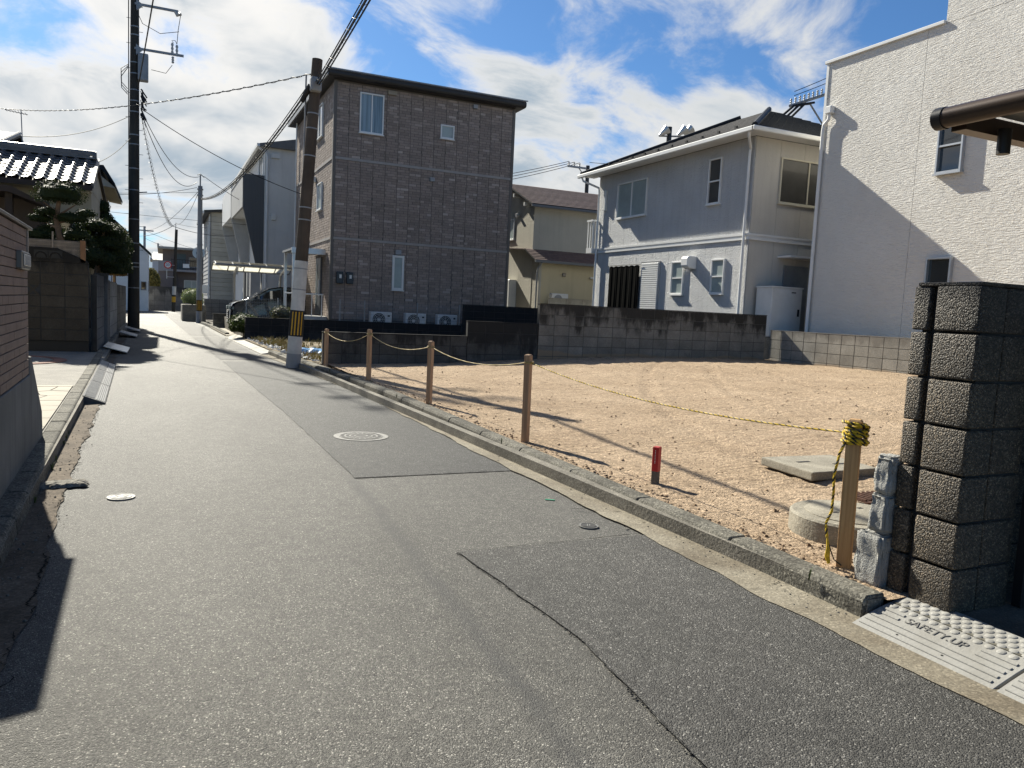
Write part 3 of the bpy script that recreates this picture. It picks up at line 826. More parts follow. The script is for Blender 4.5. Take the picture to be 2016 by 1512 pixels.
# knots
for k in range(1, 5):
    x, y, z = tops[k]
    path = [(x+0.046*math.cos(a*.5), y+0.046*math.sin(a*.5), z+0.012*math.sin(a*.16)-0.01) for a in range(26)]
    MB().tube(path, 0.006, 6).build('knot', M_tan, ROPE[min(k, 3)], smooth=True)
COIL = thing('rope_coil', 'yellow and black rope wound round the pale post with its end hanging down', 'rope', (3.39, 2.95, 0.1))
for ph, mt in ((0, M_yel), (2.1, M_yel), (4.2, M_blk)):
    path = []
    for a in range(0, 460):
        an = a*0.14; u = a/460
        rr = 0.050+0.010*math.sin(u*math.pi)+0.006*math.sin(an*0.37)
        path.append((3.39+rr*math.cos(an), 2.95+rr*math.sin(an), 0.885-0.115*abs((u*3) % 2-1)+0.012*math.sin(an*.5+u*9)))
    strand(path, 0.0052, 0.0046, 0.05, ph, 5).build('winding', mt, COIL, smooth=True)
    hang = [(3.345, 2.965, 0.80), (3.325, 2.985, 0.72), (3.315, 3.00, 0.60), (3.322, 3.00, 0.50), (3.315, 2.995, 0.40), (3.295, 3.01, 0.33), (3.30, 2.995, 0.25)]
    strand(hang, 0.0042, 0.0038, 0.05, ph, 5).build('hanging_end', mt, COIL, smooth=True)
for k in range(4):
    ox = 0.006*(k-1.5)
    MB().tube([(3.30, 2.995, 0.255), (3.302+ox, 2.985, 0.20), (3.300+ox*1.6, 2.985, 0.155), (3.306+ox*.6, 2.975, 0.115)], 0.0045, 5).build('frayed_strand', M_yel, COIL, smooth=True)
MB().tube([(3.30, 2.995, 0.255), (3.315, 2.98, 0.19), (3.325, 2.96, 0.14), (3.35, 2.93, 0.115)], 0.0035, 5).build('frayed_strand', M_blk, COIL, smooth=True)

# ------------------------------------------------------------------ small things on the lot
RS = thing('boundary_stake', 'short red topped boundary stake standing in the bare lot', 'stake', (3.54, 4.94, 0.1))
M_red = pmat('red_plastic', (0.55, 0.035, 0.035), 0.45, 0.25, 12)
def rsq(cx, cy, r, z0, z1, an=0.5):
    c, s = math.cos(an)*r, math.sin(an)*r
    P = [(cx-c+s, cy-s-c), (cx+c+s, cy+s-c), (cx+c-s, cy+s+c), (cx-c-s, cy-s+c)]
    return MB().prism(P, 'z', z0, z1)
rsq(3.54, 4.94, 0.025, 0.05, 0.205).build('shaft', pmat('grey_stake', (0.16, 0.15, 0.13), 0.85, 0.3, 12), RS, bevel=0.002)
rsq(3.54, 4.94, 0.0265, 0.20, 0.395).build('red_sleeve', M_red, RS, bevel=0.003)
c_, s_ = math.cos(.5), math.sin(.5)
for k in range(9):   # tiny white lettering down the street side
    z = 0.365-k*0.012; w = random.uniform(.002, .004)
    px, py = 3.54-0.0267*c_, 4.94-0.0267*s_
    MB().box(-0.0006, 0.0006, -w, w, z-0.003, z+0.003).build('print', M_white, RS).matrix_basis = Matrix.Translation((px, py, 0)) @ Matrix.Rotation(.5, 4, 'Z')
SL = thing('cover_slab', 'square concrete cover slab with two slots lying on the lot', 'slab', (5.3, 4.95, 0.12))
M_slab = pmat('weathered_slab', (0.36, 0.33, 0.265), 0.85, 0.35, 4, 0.5, 50, 0.25, spk=0.3)
o = MB().prism([(4.90, 5.26), (4.84, 4.60), (5.62, 4.62), (5.70, 5.22)], 'z', 0.13, 0.205).build('slab', M_slab, SL, bevel=0.012, seg=2)
for a in ((5.12, 4.98), (5.40, 4.84)): MB().box(a[0]-0.07, a[0]+0.07, a[1]-0.017, a[1]+0.017, 0.203, 0.2075).build('slot', M_black, SL)
MW = thing('inspection_well', 'round concrete inspection well cover partly hidden by the pale stub', 'well cover', (3.97, 3.43, 0.1))
MB().tube([(3.97, 3.43, 0.06), (3.97, 3.43, 0.215), (3.97, 3.43, 0.228), (3.97, 3.43, 0.229)], [0.372, 0.368, 0.355, 0.29], 48).build('ring', M_slab, MW, smooth=True)
MB().tube([(3.97, 3.43, 0.20), (3.97, 3.43, 0.2335), (3.97, 3.43, 0.236)], [0.280, 0.280, 0.274], 48).build('lid', M_slab, MW, smooth=True)
for a in ((3.86, 3.46), (4.12, 3.50)): MB().box(a[0]-0.02, a[0]+0.02, a[1]-0.012, a[1]+0.012, 0.235, 0.2375).build('lifting_hole', M_black, MW)
GR = thing('rusty_grate', 'rusty brown metal grate half buried behind the pale stub', 'grate', (4.62, 3.85, 0.1))
M_rust = pmat('rust', (0.12, 0.055, 0.035), 0.8, 0.5, 14, 0.5, 60)
MB().box(4.62, 5.0, 3.86, 3.89, 0.09, 0.15).build('frame', M_rust, GR)
for k in range(8): MB().box(4.63+k*.05, 4.645+k*.05, 3.89, 4.10, 0.14, 0.165).build('bar', M_rust, GR)

# ------------------------------------------------------------------ manhole covers
M_iron = pmat('worn_iron', (0.24, 0.235, 0.22), 0.55, 0.5, 14, 0.6, 90, 0.4, metal=0.15)
M_irond = pmat('dark_iron', (0.05, 0.048, 0.045), 0.6, 0.3, 14)
def manhole(label, x, y, r, white=False, z=0.006, nseg=3):
    t = thing('manhole_cover', label, 'manhole cover', (x, y, z))
    MB().tube([(x, y, z-.01), (x, y, z+0.004)], r, 56).build('frame', M_iron, t)
    MB().tube([(x, y, z), (x, y, z+0.0055)], r*0.80, 48).build('lid', pmat('worn_pale_lid', (.34, .34, .32), .6, .4, 30) if white else M_irond, t)
    ring = lambda ra, rb, h, mt, nm: MB().add([(x+rr*math.cos(6.2832*k/48), y+rr*math.sin(6.2832*k/48), z+hh) for rr, hh in ((ra, 0.003), (ra, h), (rb, h), (rb, 0.003)) for k in range(48)],
        [(q*48+k, q*48+(k+1) % 48, (q+1)*48+(k+1) % 48, (q+1)*48+k) for q in range(3) for k in range(48)]).build(nm, mt, t)
    ring(r*0.76, r*0.79, 0.0075, M_iron, 'rim')
    return t, ring
t, ring = manhole('large round iron manhole cover on the darker asphalt strip', 1.92, 7.96, 0.285)
for a, b in ((0.55, 0.62), (0.38, 0.44), (0.20, 0.26)): ring(.285*a, .285*b, 0.0075, M_iron, 'raised_ring')
for k in range(20):
    an = 6.2832*k/20
    o = MB().box(0.13, 0.205, -0.006, 0.006, 0.003, 0.0078).build('raised_bar', M_iron, t)
    o.matrix_basis = Matrix.Translation((1.92, 7.96, 0.006)) @ Matrix.Rotation(an, 4, 'Z')
t, ring = manhole('small white painted valve cover on the left side of the road', -0.25, 5.79, 0.088, True)
me = text_mesh('S2', 0.11, 0.001, M_black, 'painted_mark'); link('painted_mark', me, t, loc=(-0.25, 5.79, 0.0125), rot=(0, 0, -0.3))
t, ring = manhole('small dark valve cover set in a stain above the near patch', 2.58, 4.31, 0.066)
me = text_mesh('JI', 0.06, 0.001, M_iron, 'cast_mark'); link('cast_mark', me, t, loc=(2.58, 4.31, 0.0125), rot=(0, 0, -0.5))
tag(MB().prism([(2.62, 5.03), (2.68, 4.995), (2.69, 5.0), (2.63, 5.04)], 'z', 0.002, 0.007).build('survey_mark', pmat('green_paint', (0.05, 0.42, 0.22), 0.7)), 'small green paint mark at the road edge', 'paint mark')
tag(MB().tube([(3.058, 4.62, 0.06), (3.045, 4.62, 0.062), (3.035, 4.62, 0.058)], [0.011, 0.012, 0.006], 10).build('kerb_stud', M_alu, smooth=True), 'small metal survey stud fixed to the kerb face', 'survey stud')
# ------------------------------------------------------------------ house helpers
random.seed(5)
def pb(mb, axis, c, sg, a0, a1, z0, z1, d0, d1):
    lo, hi = sorted((c+sg*d0, c+sg*d1))
    return mb.box(a0, a1, lo, hi, z0, z1) if axis == 'y' else mb.box(lo, hi, a0, a1, z0, z1)
def window(parent, axis, c, sg, a0, a1, z0, z1, pane=None, mull='v', fm=None, fw=0.045, proud=0.05, panes=None, label=None):
    """window: projecting frame with rebated panes; mull 'v' sliding pair, 'h' double hung, None single"""
    fm = fm or M_white; pane = pane or M_glass
    mb = MB()
    pb(mb, axis, c, sg, a0, a0+fw, z0, z1, -0.02, proud); pb(mb, axis, c, sg, a1-fw, a1, z0, z1, -0.02, proud)
    pb(mb, axis, c, sg, a0+fw, a1-fw, z1-fw, z1, -0.02, proud); pb(mb, axis, c, sg, a0+fw, a1-fw, z0, z0+fw, -0.02, proud)
    w = mb.build('window', fm, parent, bevel=0.004, label=label)
    pb(MB(), axis, c, sg, a0-0.02, a1+0.02, z0-0.035, z0-0.002, -0.02, proud+0.03).build('sill', fm, w)
    am, zm = (a0+a1)/2, (z0+z1)/2
    if mull == 'v':
        pb(MB(), axis, c, sg, am-fw*.45, am+fw*.45, z0+fw, z1-fw, -0.01, proud-0.008).build('mullion', fm, w)
        pp = [(a0+fw, am-fw*.45, z0+fw, z1-fw, 0.016), (am+fw*.45, a1-fw, z0+fw, z1-fw, 0.008)]
    elif mull == 'h':
        pb(MB(), axis, c, sg, a0+fw, a1-fw, zm-fw*.45, zm+fw*.45, -0.01, proud-0.008).build('mullion', fm, w)
        pp = [(a0+fw, a1-fw, zm+fw*.45, z1-fw, 0.016), (a0+fw, a1-fw, z0+fw, zm-fw*.45, 0.008)]
    else: pp = [(a0+fw, a1-fw, z0+fw, z1-fw, 0.010)]
    for i, (p0, p1, q0, q1, dd) in enumerate(pp):
        pb(MB(), axis, c, sg, p0, p1, q0, q1, -0.01, dd).build('pane', (panes[i] if panes else pane), w)
    return w
def pipe(parent, pts, r=0.035, mat=None, name='downpipe'):
    return MB().tube(pts, r, 8).build(name, mat or M_white, parent, smooth=True)

# ------------------------------------------------------------------ brown brick house
BH = thing('brick_house', 'three storey brown brick clad house with a flat dark roof', 'house', (8.9, 31.8, 0.1))
M_bcore = pmat('brick_joint', (0.11, 0.098, 0.088), 0.9)
M_bfound = pmat('foundation', (0.20, 0.20, 0.195), 0.85, 0.3, 2, streak=0.3)
M_brick = pmat('brown_brick', (0.2, 0.15, 0.13), 0.72, 0.10, 0.6, 0.5, 60, 0.3, objvar=0.05, attr='tone')
BX0, BX1, BY0, BY1 = 5.42, 12.30, 27.75, 36.2
MB().box(BX0+.02, BX1-.02, BY0+.02, BY1, 0.78, 9.1).build('wall_core', M_bcore, BH)
MB().box(BX0+.05, BX1-.05, BY0+.05, BY1-.05, 0.05, 0.80).build('foundation', M_bfound, BH)
def brick_panel(w, h, rows, seed):
    """one cladding panel: brick slips on a backing, drawn in local x (width) and z, face at y=0"""
    rnd = random.Random(seed); v = []; f = []; tones = []
    rh = h/rows; j = 0.007; bl = w*0.70
    def tone():
        t = rnd.random()
        if t < 0.62: c = (0.30, 0.242, 0.206)
        elif t < 0.86: c = (0.265, 0.214, 0.182)
        elif t < 0.96: c = (0.355, 0.29, 0.248)
        else: c = (0.42, 0.35, 0.305)
        k = rnd.uniform(.88, 1.1); return tuple(x*k for x in c)
    off = rnd.random()*bl
    for r in range(rows):
        off = (off+bl*rnd.choice((0.42, 0.5, 0.58))) % bl
        x = -off
        while x < w:
            a, b = max(0.008, x+j/2), min(w-0.008, x+bl-j/2)
            if b-a > 0.02:
                z0, z1 = r*rh+j/2, (r+1)*rh-j/2; d_ = -rnd.uniform(0.010, 0.016); o = len(v)
                v += [(a, 0, z0), (b, 0, z0), (b, 0, z1), (a, 0, z1), (a+.002, d_, z0+.002), (b-.002, d_, z0+.002), (b-.002, d_, z1-.002), (a+.002, d_, z1-.002)]
                f += [tuple(o+i for i in q) for q in ((4, 5, 6, 7), (0, 1, 5, 4), (1, 2, 6, 5), (2, 3, 7, 6), (3, 0, 4, 7))]
                tones += [tone()]*5
            x += bl
    me = bpy.data.meshes.new('brick_panel'); me.from_pydata(v, [], f); me.materials.append(M_brick)
    at = me.attributes.new('tone', 'FLOAT_COLOR', 'FACE')
    for i, t in enumerate(tones): at.data[i].color = (*t, 1)
    return me
levels = [(0.82, 3.62, 30), (3.72, 6.40, 29), (6.50, 9.04, 27)]
pw = (BX1-BX0-0.16)/15
for z0, z1, rows in levels:
    var = [brick_panel(pw, z1-z0, rows, int(z0*100)+s) for s in range(15)]
    for i in range(15): link('brick_panel', var[i], BH, loc=(BX0+.08+i*pw, BY0+.02, z0))
    for i in range(18): link('brick_panel', var[(i*4) % 15], BH, loc=(BX0+.02, BY0+.08+(i+1)*pw, z0), rot=(0, 0, -math.pi/2))
M_bband = pmat('band_moulding', (0.34, 0.315, 0.29), 0.6, 0.15, 3)
for z in (3.67, 6.45):
    MB().box(BX0+.08, BX1-.08, BY0-.02, BY0+.02, z-.045, z+.045).build('band', M_bband, BH)
    MB().box(BX0-.02, BX0+.02, BY0+.08, BY1, z-.045, z+.045).build('band', M_bband, BH)
for (x, y) in ((BX0+.04, BY0+.04), (BX1-.04, BY0+.04)):
    MB().box(x-.055, x+.055, y-.055, y+.055, 0.8, 9.08).build('corner_trim', pmat('brown_trim', (0.13, 0.115, 0.10), 0.6), BH)
M_broof = pmat('dark_fascia', (0.030, 0.027, 0.025), 0.5, 0.2, 2)
rf = MB().prism([(27.42, 9.10), (27.36, 9.16), (27.36, 9.30), (27.42, 9.36), (36.5, 9.36), (36.5, 9.10)], 'x', BX0-.30, BX1+.30).build('roof', M_broof, BH, bevel=0.03)
MB().box(BX0-.33, BX1+.33, 27.33, 27.36, 9.325, 9.365).build('fascia_trim', M_greymetal, rf)
MB().box(BX0-.335, BX0-.30, 27.36, 36.5, 9.10, 9.37).build('fascia_trim', M_greymetal, rf)
window(BH, 'y', BY0, -1, 6.31, 7.17, 7.42, 8.80, M_curtain, 'v')
window(BH, 'y', BY0, -1, 9.32, 9.85, 7.62, 8.11, M_frost, None)
window(BH, 'y', BY0, -1, 7.66, 8.10, 1.96, 3.22, M_frost, None, fm=M_wplastic, fw=0.08)
window(BH, 'x', BX0, -1, 29.75, 31.1, 7.55, 8.75, M_glass, 'v')
window(BH, 'x', BX0, -1, 29.6, 30.5, 4.85, 5.85, M_frost, None)
window(BH, 'x', BX0, -1, 32.6, 33.4, 4.85, 5.95, M_frost, None)
for x, z, s in ((9.05, 6.08, .09), (10.64, 8.93, .09), (7.86, 3.33, .11)): MB().box(x-s, x+s, BY0-.09, BY0, z-s*.8, z+s*.8).build('vent_hood', M_greymetal, BH, bevel=0.01)
MB().box(7.30, 7.62, BY0-.08, BY0, 8.86, 9.0).build('vent_hood', pmat('beige_vent', (0.30, 0.26, 0.2), 0.6), BH, bevel=0.01)
MB().box(BX0-.22, BX0, 30.9, 31.2, 6.0, 6.2).build('vent_hood', M_wplastic, BH, bevel=0.02)
M_meter = pmat('meter_box', (0.035, 0.042, 0.05), 0.35, 0.1, 3)
for x in (5.62, 5.98):
    m_ = MB().box(x, x+.24, BY0-.13, BY0, 2.08, 2.50).build('meter_box', M_meter, BH, bevel=0.02)
    MB().box(x+.10, x+.18, BY0-.135, BY0-.13, 2.27, 2.40).build('dial', M_wplastic, m_)
# entrance on the street side
MB().box(4.20, BX0-.02, 28.6, 30.9, 3.20, 3.28).build('entrance_canopy', M_greymetal, BH)
MB().box(4.20, BX0-.02, 28.55, 28.6, 3.10, 3.30).build('canopy_fascia', M_alu, BH)
for y in (28.75, 30.8): MB().box(4.26, 4.36, y-.05, y+.05, 0.8, 3.2).build('canopy_post', M_alu, BH)
dr = MB().box(BX0-.06, BX0+.01, 29.3, 30.25, 0.92, 3.05).build('door', pmat('front_door', (0.10, 0.105, 0.11), 0.4, 0.2, 4), BH, bevel=0.01)
MB().box(BX0-.10, BX0-.06, 29.4, 29.43, 1.6, 2.2).build('handle', M_alu, dr)
MB().box(BX0-.075, BX0-.061, 29.95, 30.05, 1.3, 2.8).build('door_glass', M_frost, dr)
MB().box(4.0, BX0+.05, 28.2, 31.2, 0.1, 0.88).build('porch', pmat('porch_tile', (0.55, 0.54, 0.50), 0.6, 0.2, 4), BH)
pipe(BH, [(BX0-.08, 35.5, 9.1), (BX0-.08, 35.5, 0.2)], 0.035, M_white)
# porch handrail
HR = thing('handrail', 'white handrail on the porch of the brown brick house', 'railing', (4.6, 28.3, 0.88))
MB().tube([(3.95, 28.3, 1.66), (5.30, 28.3, 1.66)], 0.025, 8).build('top_rail', M_white, HR)
for x in (4.0, 4.25, 4.9, 5.25): MB().tube([(x, 28.3, 0.85), (x, 28.3, 1.65)], 0.018, 8).build('post', M_white, HR)
# air conditioners
def aircon(label, x):
    t = thing('air_conditioner', label, 'air conditioner', (x+.38, 27.3, 0.56), 'air conditioners along the brown house')
    MB().box(x, x+.77, 27.15, 27.45, 0.60, 1.14).build('casing', M_wplastic, t, bevel=0.015)
    MB().tube([(x+.30, 27.152, 0.87), (x+.30, 27.142, 0.87)], 0.235, 28).build('fan_opening', M_dark, t)
    for rr in (0.07, 0.13, 0.19, 0.235):
        MB().tube([(x+.30+rr*math.cos(q*.2618), 27.135, 0.87+rr*math.sin(q*.2618)) for q in range(25)], 0.006, 5, False).build('grille_ring', M_wplastic, t)
    for k in range(4): MB().tube([(x+.30-.235*math.cos(k*.785), 27.137, 0.87-.235*math.sin(k*.785)), (x+.30+.235*math.cos(k*.785), 27.137, 0.87+.235*math.sin(k*.785))], 0.005, 5).build('grille_spoke', M_wplastic, t)
    MB().tube([(x+.30, 27.14, 0.87), (x+.30, 27.13, 0.87)], 0.05, 16).build('hub', M_wplastic, t)
    MB().box(x+.62, x+.70, 27.146, 27.151, 0.98, 1.04).build('badge', M_black, t)
    for q in (x+.1, x+.67): MB().box(q-.04, q+.04, 27.16, 27.44, 0.52, 0.60).build('foot', M_dark, t)
aircon('white air conditioner with a wide pale fan hub, nearest the pole', 6.77)
aircon('white air conditioner in the middle of the three below the brown wall', 8.06)
aircon('white air conditioner at the right end of the three below the brown wall', 9.28)
struct(MB().box(2.5, 13.0, 26.58, 36.2, 0.0, 0.55).build('house_plot', M_conc))
# wire fence on the retaining wall
def wire_fence(label, x0, x1, y, z0, z1, pos, step=0.05):
    t = thing('wire_fence', label, 'fence', ((x0+x1)/2, y, z0))
    mb = MB(); n = int((x1-x0)/step)
    for i in range(n+1):
        x = x0+(x1-x0)*i/n; mb.box(x-.002, x+.002, y-.002, y+.002, z0, z1)
    k = z0
    while k < z1:
        mb.box(x0, x1, y+.003, y+.007, k-.003, k+.003); k += 0.12
    stuff(mb.build('wire_mesh', M_greymetal, t))
    for x in pos: MB().box(x-.02, x+.02, y+.01, y+.05, z0-.05, z1+.02).build('post', M_greymetal, t)
wire_fence('grey wire mesh fence on the black wall under the brown house', 5.5, 9.98, 26.52, 0.80, 1.50, (5.55, 6.4, 8.3, 9.9))
wire_fence('grey wire mesh fence in front of the parked navy van', 2.75, 4.0, 29.6, 0.55, 1.45, (2.8, 3.9), 0.06)

# ------------------------------------------------------------------ grey house
GX, GY0, GY1, GZ0, GZ1 = 15.20, 17.50, 26.0, 0.9, 6.62
GH = thing('grey_house', 'two storey pale grey stucco house with a dark tiled roof behind the long wall', 'house', (18.5, 21.7, 0.9))
def stuccomat(name, col, sc, dist, str_):
    m = bpy.data.materials.new(name); m.use_nodes = True
    t = m.node_tree; T = NT(t); b = t.nodes['Principled BSDF']
    geo = T.n('ShaderNodeNewGeometry').outputs['Position']
    c = T.mix(T.rng(T.noise(geo, 0.8, 5, 0.6), 0.3, 0.7), col, tuple(x*0.87 for x in col))
    c = T.mix(T.m('MULTIPLY', T.rng(T.noise(T.vm('MULTIPLY', geo, (6, 6, .3)), 1, 4, .6), .5, .8), .25), c, tuple(x*.55 for x in col))
    T.set(b, 'Base Color', c); b.inputs['Roughness'].default_value = 0.85; b.inputs['Specular IOR Level'].default_value = 0.25
    bp = T.n('ShaderNodeBump'); bp.inputs['Strength'].default_value = str_; bp.inputs['Distance'].default_value = dist
    T.set(bp, 'Height', T.noise(geo, sc, 5, 0.6, 0.6)); T.set(b, 'Normal', bp.outputs[0])
    return m
M_grey = stuccomat('grey_stucco', (0.73, 0.735, 0.735), 24.0, 0.10, 1.0)
M_greyf = stuccomat('beige_stucco', (0.60, 0.57, 0.51), 14.0, 0.012, 0.6)
M_joint = pmat('panel_joint', (0.27, 0.27, 0.275), 0.8)
MB().box(GX+.01, 22.5, GY0+.01, GY1, GZ0, GZ1).build('wall_core', M_joint, GH)
n = 9; pw = (GY1-GY0)/n
for za, zb in ((GZ0, 3.74), (3.92, GZ1)):
    me = MB().box(0, .03, .004, pw-.004, 0, zb-za).mesh('wall_panel', M_grey)
    for i in range(n): link('wall_panel', me, GH, loc=(GX-.008, GY0+i*pw, za))
    me = MB().box(.004, .906, 0, .03, 0, zb-za).mesh('wall_panel', M_greyf)
    for i in range(8): link('wall_panel', me, GH, loc=(GX+.02+i*.91, GY0-.012, za))
for z0, z1, d_ in ((3.74, 3.80, .05), (3.80, 3.86, .035), (3.86, 3.92, .06)):
    MB().box(GX-d_, GX, GY0-.05, GY1, z0, z1).build('belt_course', M_white, GH)
    MB().box(GX, 22.5, GY0-.012-d_, GY0-.012, z0, z1).build('belt_course', M_white, GH)
window(GH, 'x', GX-.012, -1, 22.72, 24.62, 4.92, 6.18, M_frost, 'v', proud=.06)
window(GH, 'x', GX-.012, -1, 18.84, 19.43, 4.90, 6.26, M_screen, 'h', proud=.06)
window(GH, 'x', GX-.012, -1, 20.36, 21.02, 2.18, 3.24, M_frost, 'h', proud=.06)
window(GH, 'x', GX-.012, -1, 18.40, 19.0, 2.20, 3.24, M_frost, 'h', proud=.06)
window(GH, 'y', GY0-.012, -1, 16.15, 18.3, 4.86, 6.15, M_screen, 'v', fm=pmat('cream_frame', (0.62, 0.58, 0.46), .5))
# range hood duct
hb = MB(); hb.prism([(2.96, 0), (3.00, -.30), (3.06, -.36), (3.30, -.36), (3.36, -.30), (3.36, 0)], 'y', 19.78, 20.12)
hb.v = [(GX+z, y, x) for (x, y, z) in hb.v]
hb.build('vent_hood', M_white, GH, bevel=0.02)
# black curtain and roller shutter downstairs
v = []; f = []
for i in range(61):
    y = 22.78+2.0*i/60
    for j, z in enumerate((1.0, 1.8, 2.6, 3.17)):
        a = 0.014*math.sin(i*0.62+0.6*j)+0.008*math.sin(i*1.7)
        v.append((GX-.12+a*(1-.18*j), y, z+(0.03*abs(math.sin(i*.31)) if j == 3 else 0)))
for i in range(60):
    for j in range(3): f.append((i*4+j, i*4+j+1, i*4+j+5, i*4+j+4))
MB().add(v, f).build('curtain', pmat('black_cloth', (0.009, 0.009, 0.0085), 1.0, 0.3, 3, spec=0.02), GH, smooth=True)
MB().tube([(GX-.13, 22.7, 3.22), (GX-.13, 24.85, 3.22)], 0.012, 8).build('curtain_rail', M_dark, GH)
sh = MB().box(GX-.06, GX-.01, 21.68, 22.76, 1.0, 3.30).build('shutter_frame', M_alu, GH)
me = MB().prism([(0, 0), (-.028, .012), (-.028, .055), (0, .067)], 'y', 0, .98).mesh('slat', M_white)
for k in range(31): link('slat', me, sh, loc=(GX-.062, 21.73, 1.05+k*.071))
MB().box(GX-.04, GX-.008, 24.9, 25.0, 2.55, 2.68).build('meter', M_wplastic, GH)
MB().box(GX-.12, GX-.008, 25.35, 25.5, 5.3, 6.05).build('antenna_box', M_wplastic, GH, bevel=.02)
# roof: hip, eaves, tiles in courses
M_rtile = pmat('sheen_slate_tile', (0.13, 0.118, 0.108), 0.4, 0.4, 5, 0.4, 25, 0.5)  # glancing sun sheen of the street slope lightened into the tile colour
M_rnavy = pmat('navy_shade_tile', (0.014, 0.018, 0.024), 0.6, 0.3, 5, spec=0.25)  # painted shade for this roof's front slope, true navy on the left house
ex0, ey0, ey1, ez = 14.62, 16.92, 26.45, 6.70
roof = MB().add([(ex0, ey0, ez), (23.1, ey0, ez), (23.1, ey1, ez), (ex0, ey1, ez), (18.7, 21.0, 8.55), (19.0, 21.0, 8.55), (19.0, 22.4, 8.55), (18.7, 22.4, 8.55)],
    [(0, 1, 5, 4), (1, 2, 6, 5), (2, 3, 7, 6), (3, 0, 4, 7), (4, 5, 6, 7), (3, 2, 1, 0)]).build('roof', M_rnavy, GH)
mb = MB(); rows = 20
for r in range(rows):          # street slope, tile courses with stepped butts
    u0, u1 = r/rows, (r+1)/rows
    y0a, y1a = ey0+4.08*u0, ey1-4.05*u0; y0b, y1b = ey0+4.08*u1, ey1-4.05*u1
    xa, xb = ex0-.02+4.1*u0, ex0-.02+4.1*u1; za, zb = ez+1.85*u0, ez+1.85*u1
    nn = int((y1a-y0a)/0.30)
    for i in range(nn):
        a = y0a+(y1a-y0a)*i/nn; b = y0a+(y1a-y0a)*(i+1)/nn-.008
        lift = random.uniform(.028, .036)
        mb.add([(xa, a, za), (xa, b, za), (xa, b, za+lift), (xa, a, za+lift), (xb, a, zb+.006), (xb, b, zb+.006)], [(0, 1, 2, 3), (3, 2, 5, 4), (0, 3, 4), (1, 5, 2)])
stuff(mb.build('roof_tiles', M_rtile, roof))
mb = MB()
for r in range(rows):
    u0, u1 = r/rows, (r+1)/rows
    xa0, xa1 = ex0+4.08*u0, 23.1-4.1*u0
    ya, yb = ey0-.02+4.1*u0, ey0-.02+4.1*u1; za, zb = ez+1.85*u0, ez+1.85*u1
    nn = max(1, int((xa1-xa0)/0.30))
    for i in range(nn):
        a = xa0+(xa1-xa0)*i/nn; b = xa0+(xa1-xa0)*(i+1)/nn-.008
        mb.add([(a, ya, za), (b, ya, za), (b, ya, za+.03), (a, ya, za+.03), (a, yb, zb+.006), (b, yb, zb+.006)], [(0, 1, 2, 3), (3, 2, 5, 4), (0, 3, 4), (1, 5, 2)])
stuff(mb.build('roof_tiles', M_rnavy, roof))
MB().tube([(ex0-.02, ey0-.02, ez+.03), (18.7, 21.0, 8.61)], .085, 8).build('hip_cap', M_rnavy, roof)
MB().tube([(ex0-.02, ey1+.02, ez+.03), (18.7, 22.4, 8.61)], .085, 8).build('hip_cap', M_rnavy, roof)
for k in range(11):           # snow guards
    y = 17.6+k*.78; MB().box(ex0+.55, ex0+.60, y-.04, y+.04, ez+.26, ez+.36).build('snow_guard', M_dark, roof)
MB().box(ex0-.13, ex0-.02, ey0-.1, ey1+.1, ez-.13, ez+.0).build('gutter', M_white, GH, bevel=.02)
MB().box(ex0-.13, 23.1, ey0-.14, ey0-.02, ez-.13, ez+.0).build('gutter', M_white, GH, bevel=.02)
MB().box(ex0-.03, GX-.01, ey0-.03, ey1, ez-.07, ez-.02).build('soffit', M_white, GH)
MB().box(GX-.01, 23.1, ey0, GY0-.02, ez-.07, ez-.02).build('soffit', M_white, GH)
pipe(GH, [(ex0-.05, 17.05, ez-.12), (ex0-.02, 17.1, ez-.22), (GX-.10, 17.58, ez-.42), (GX-.10, 17.6, ez-.6), (GX-.10, 17.6, 0.95)], .04)
pipe(GH, [(ex0-.05, 26.3, ez-.12), (ex0-.02, 26.25, ez-.25), (GX-.10, 25.9, ez-.5), (GX-.10, 25.85, ez-.7), (GX-.10, 25.85, 0.95)], .04)
# balcony end at the far corner
bl = MB().box(14.98, GX, 26.0, 26.42, 3.76, 3.95).build('balcony_floor', M_white, GH)
for k in range(3): MB().box(15.0, 15.03, 26.02+k*.18, 26.05+k*.18, 3.95, 4.95).build('baluster', M_white, bl)
for k in range(2): MB().box(15.04+k*.09, 15.065+k*.09, 26.0, 26.03, 3.95, 4.95).build('baluster', M_white, bl)
MB().box(14.96, 15.05, 25.98, 26.42, 4.95, 5.02).build('rail', M_white, bl); MB().box(15.05, GX, 25.98, 26.06, 4.95, 5.02).build('rail', M_white, bl)
MB().box(16.3, 17.6, GY0-.55, GY0-.012, 3.30, 3.36).build('door_canopy', M_white, GH)
MB().box(16.55, 17.5, GY0-.05, GY0-.012, 1.0, 3.1).build('door', M_greymetal, GH)
struct(MB().box(15.42, 26, 2.0, 27.5, 0.0, 1.0).build('raised_plot', M_conc))
CB = thing('storage_cabinet', 'white metal storage cabinet in the gap beside the grey house', 'cabinet', (16.05, 17.0, 1.0))
MB().box(15.50, 16.62, 16.72, 17.35, 1.02, 2.40).build('body', M_wplastic, CB, bevel=.012)
MB().box(15.48, 16.64, 16.70, 17.37, 2.40, 2.44).build('top', M_wplastic, CB)
MB().box(15.53, 16.59, 16.705, 16.72, 1.06, 2.37).build('door', M_wplastic, CB, bevel=.005)
MB().box(16.46, 16.53, 16.695, 16.705, 1.62, 1.82).build('handle', M_dark, CB)
MB().box(16.20, 16.36, 16.70, 16.705, 2.27, 2.30).build('badge', M_dark, CB)

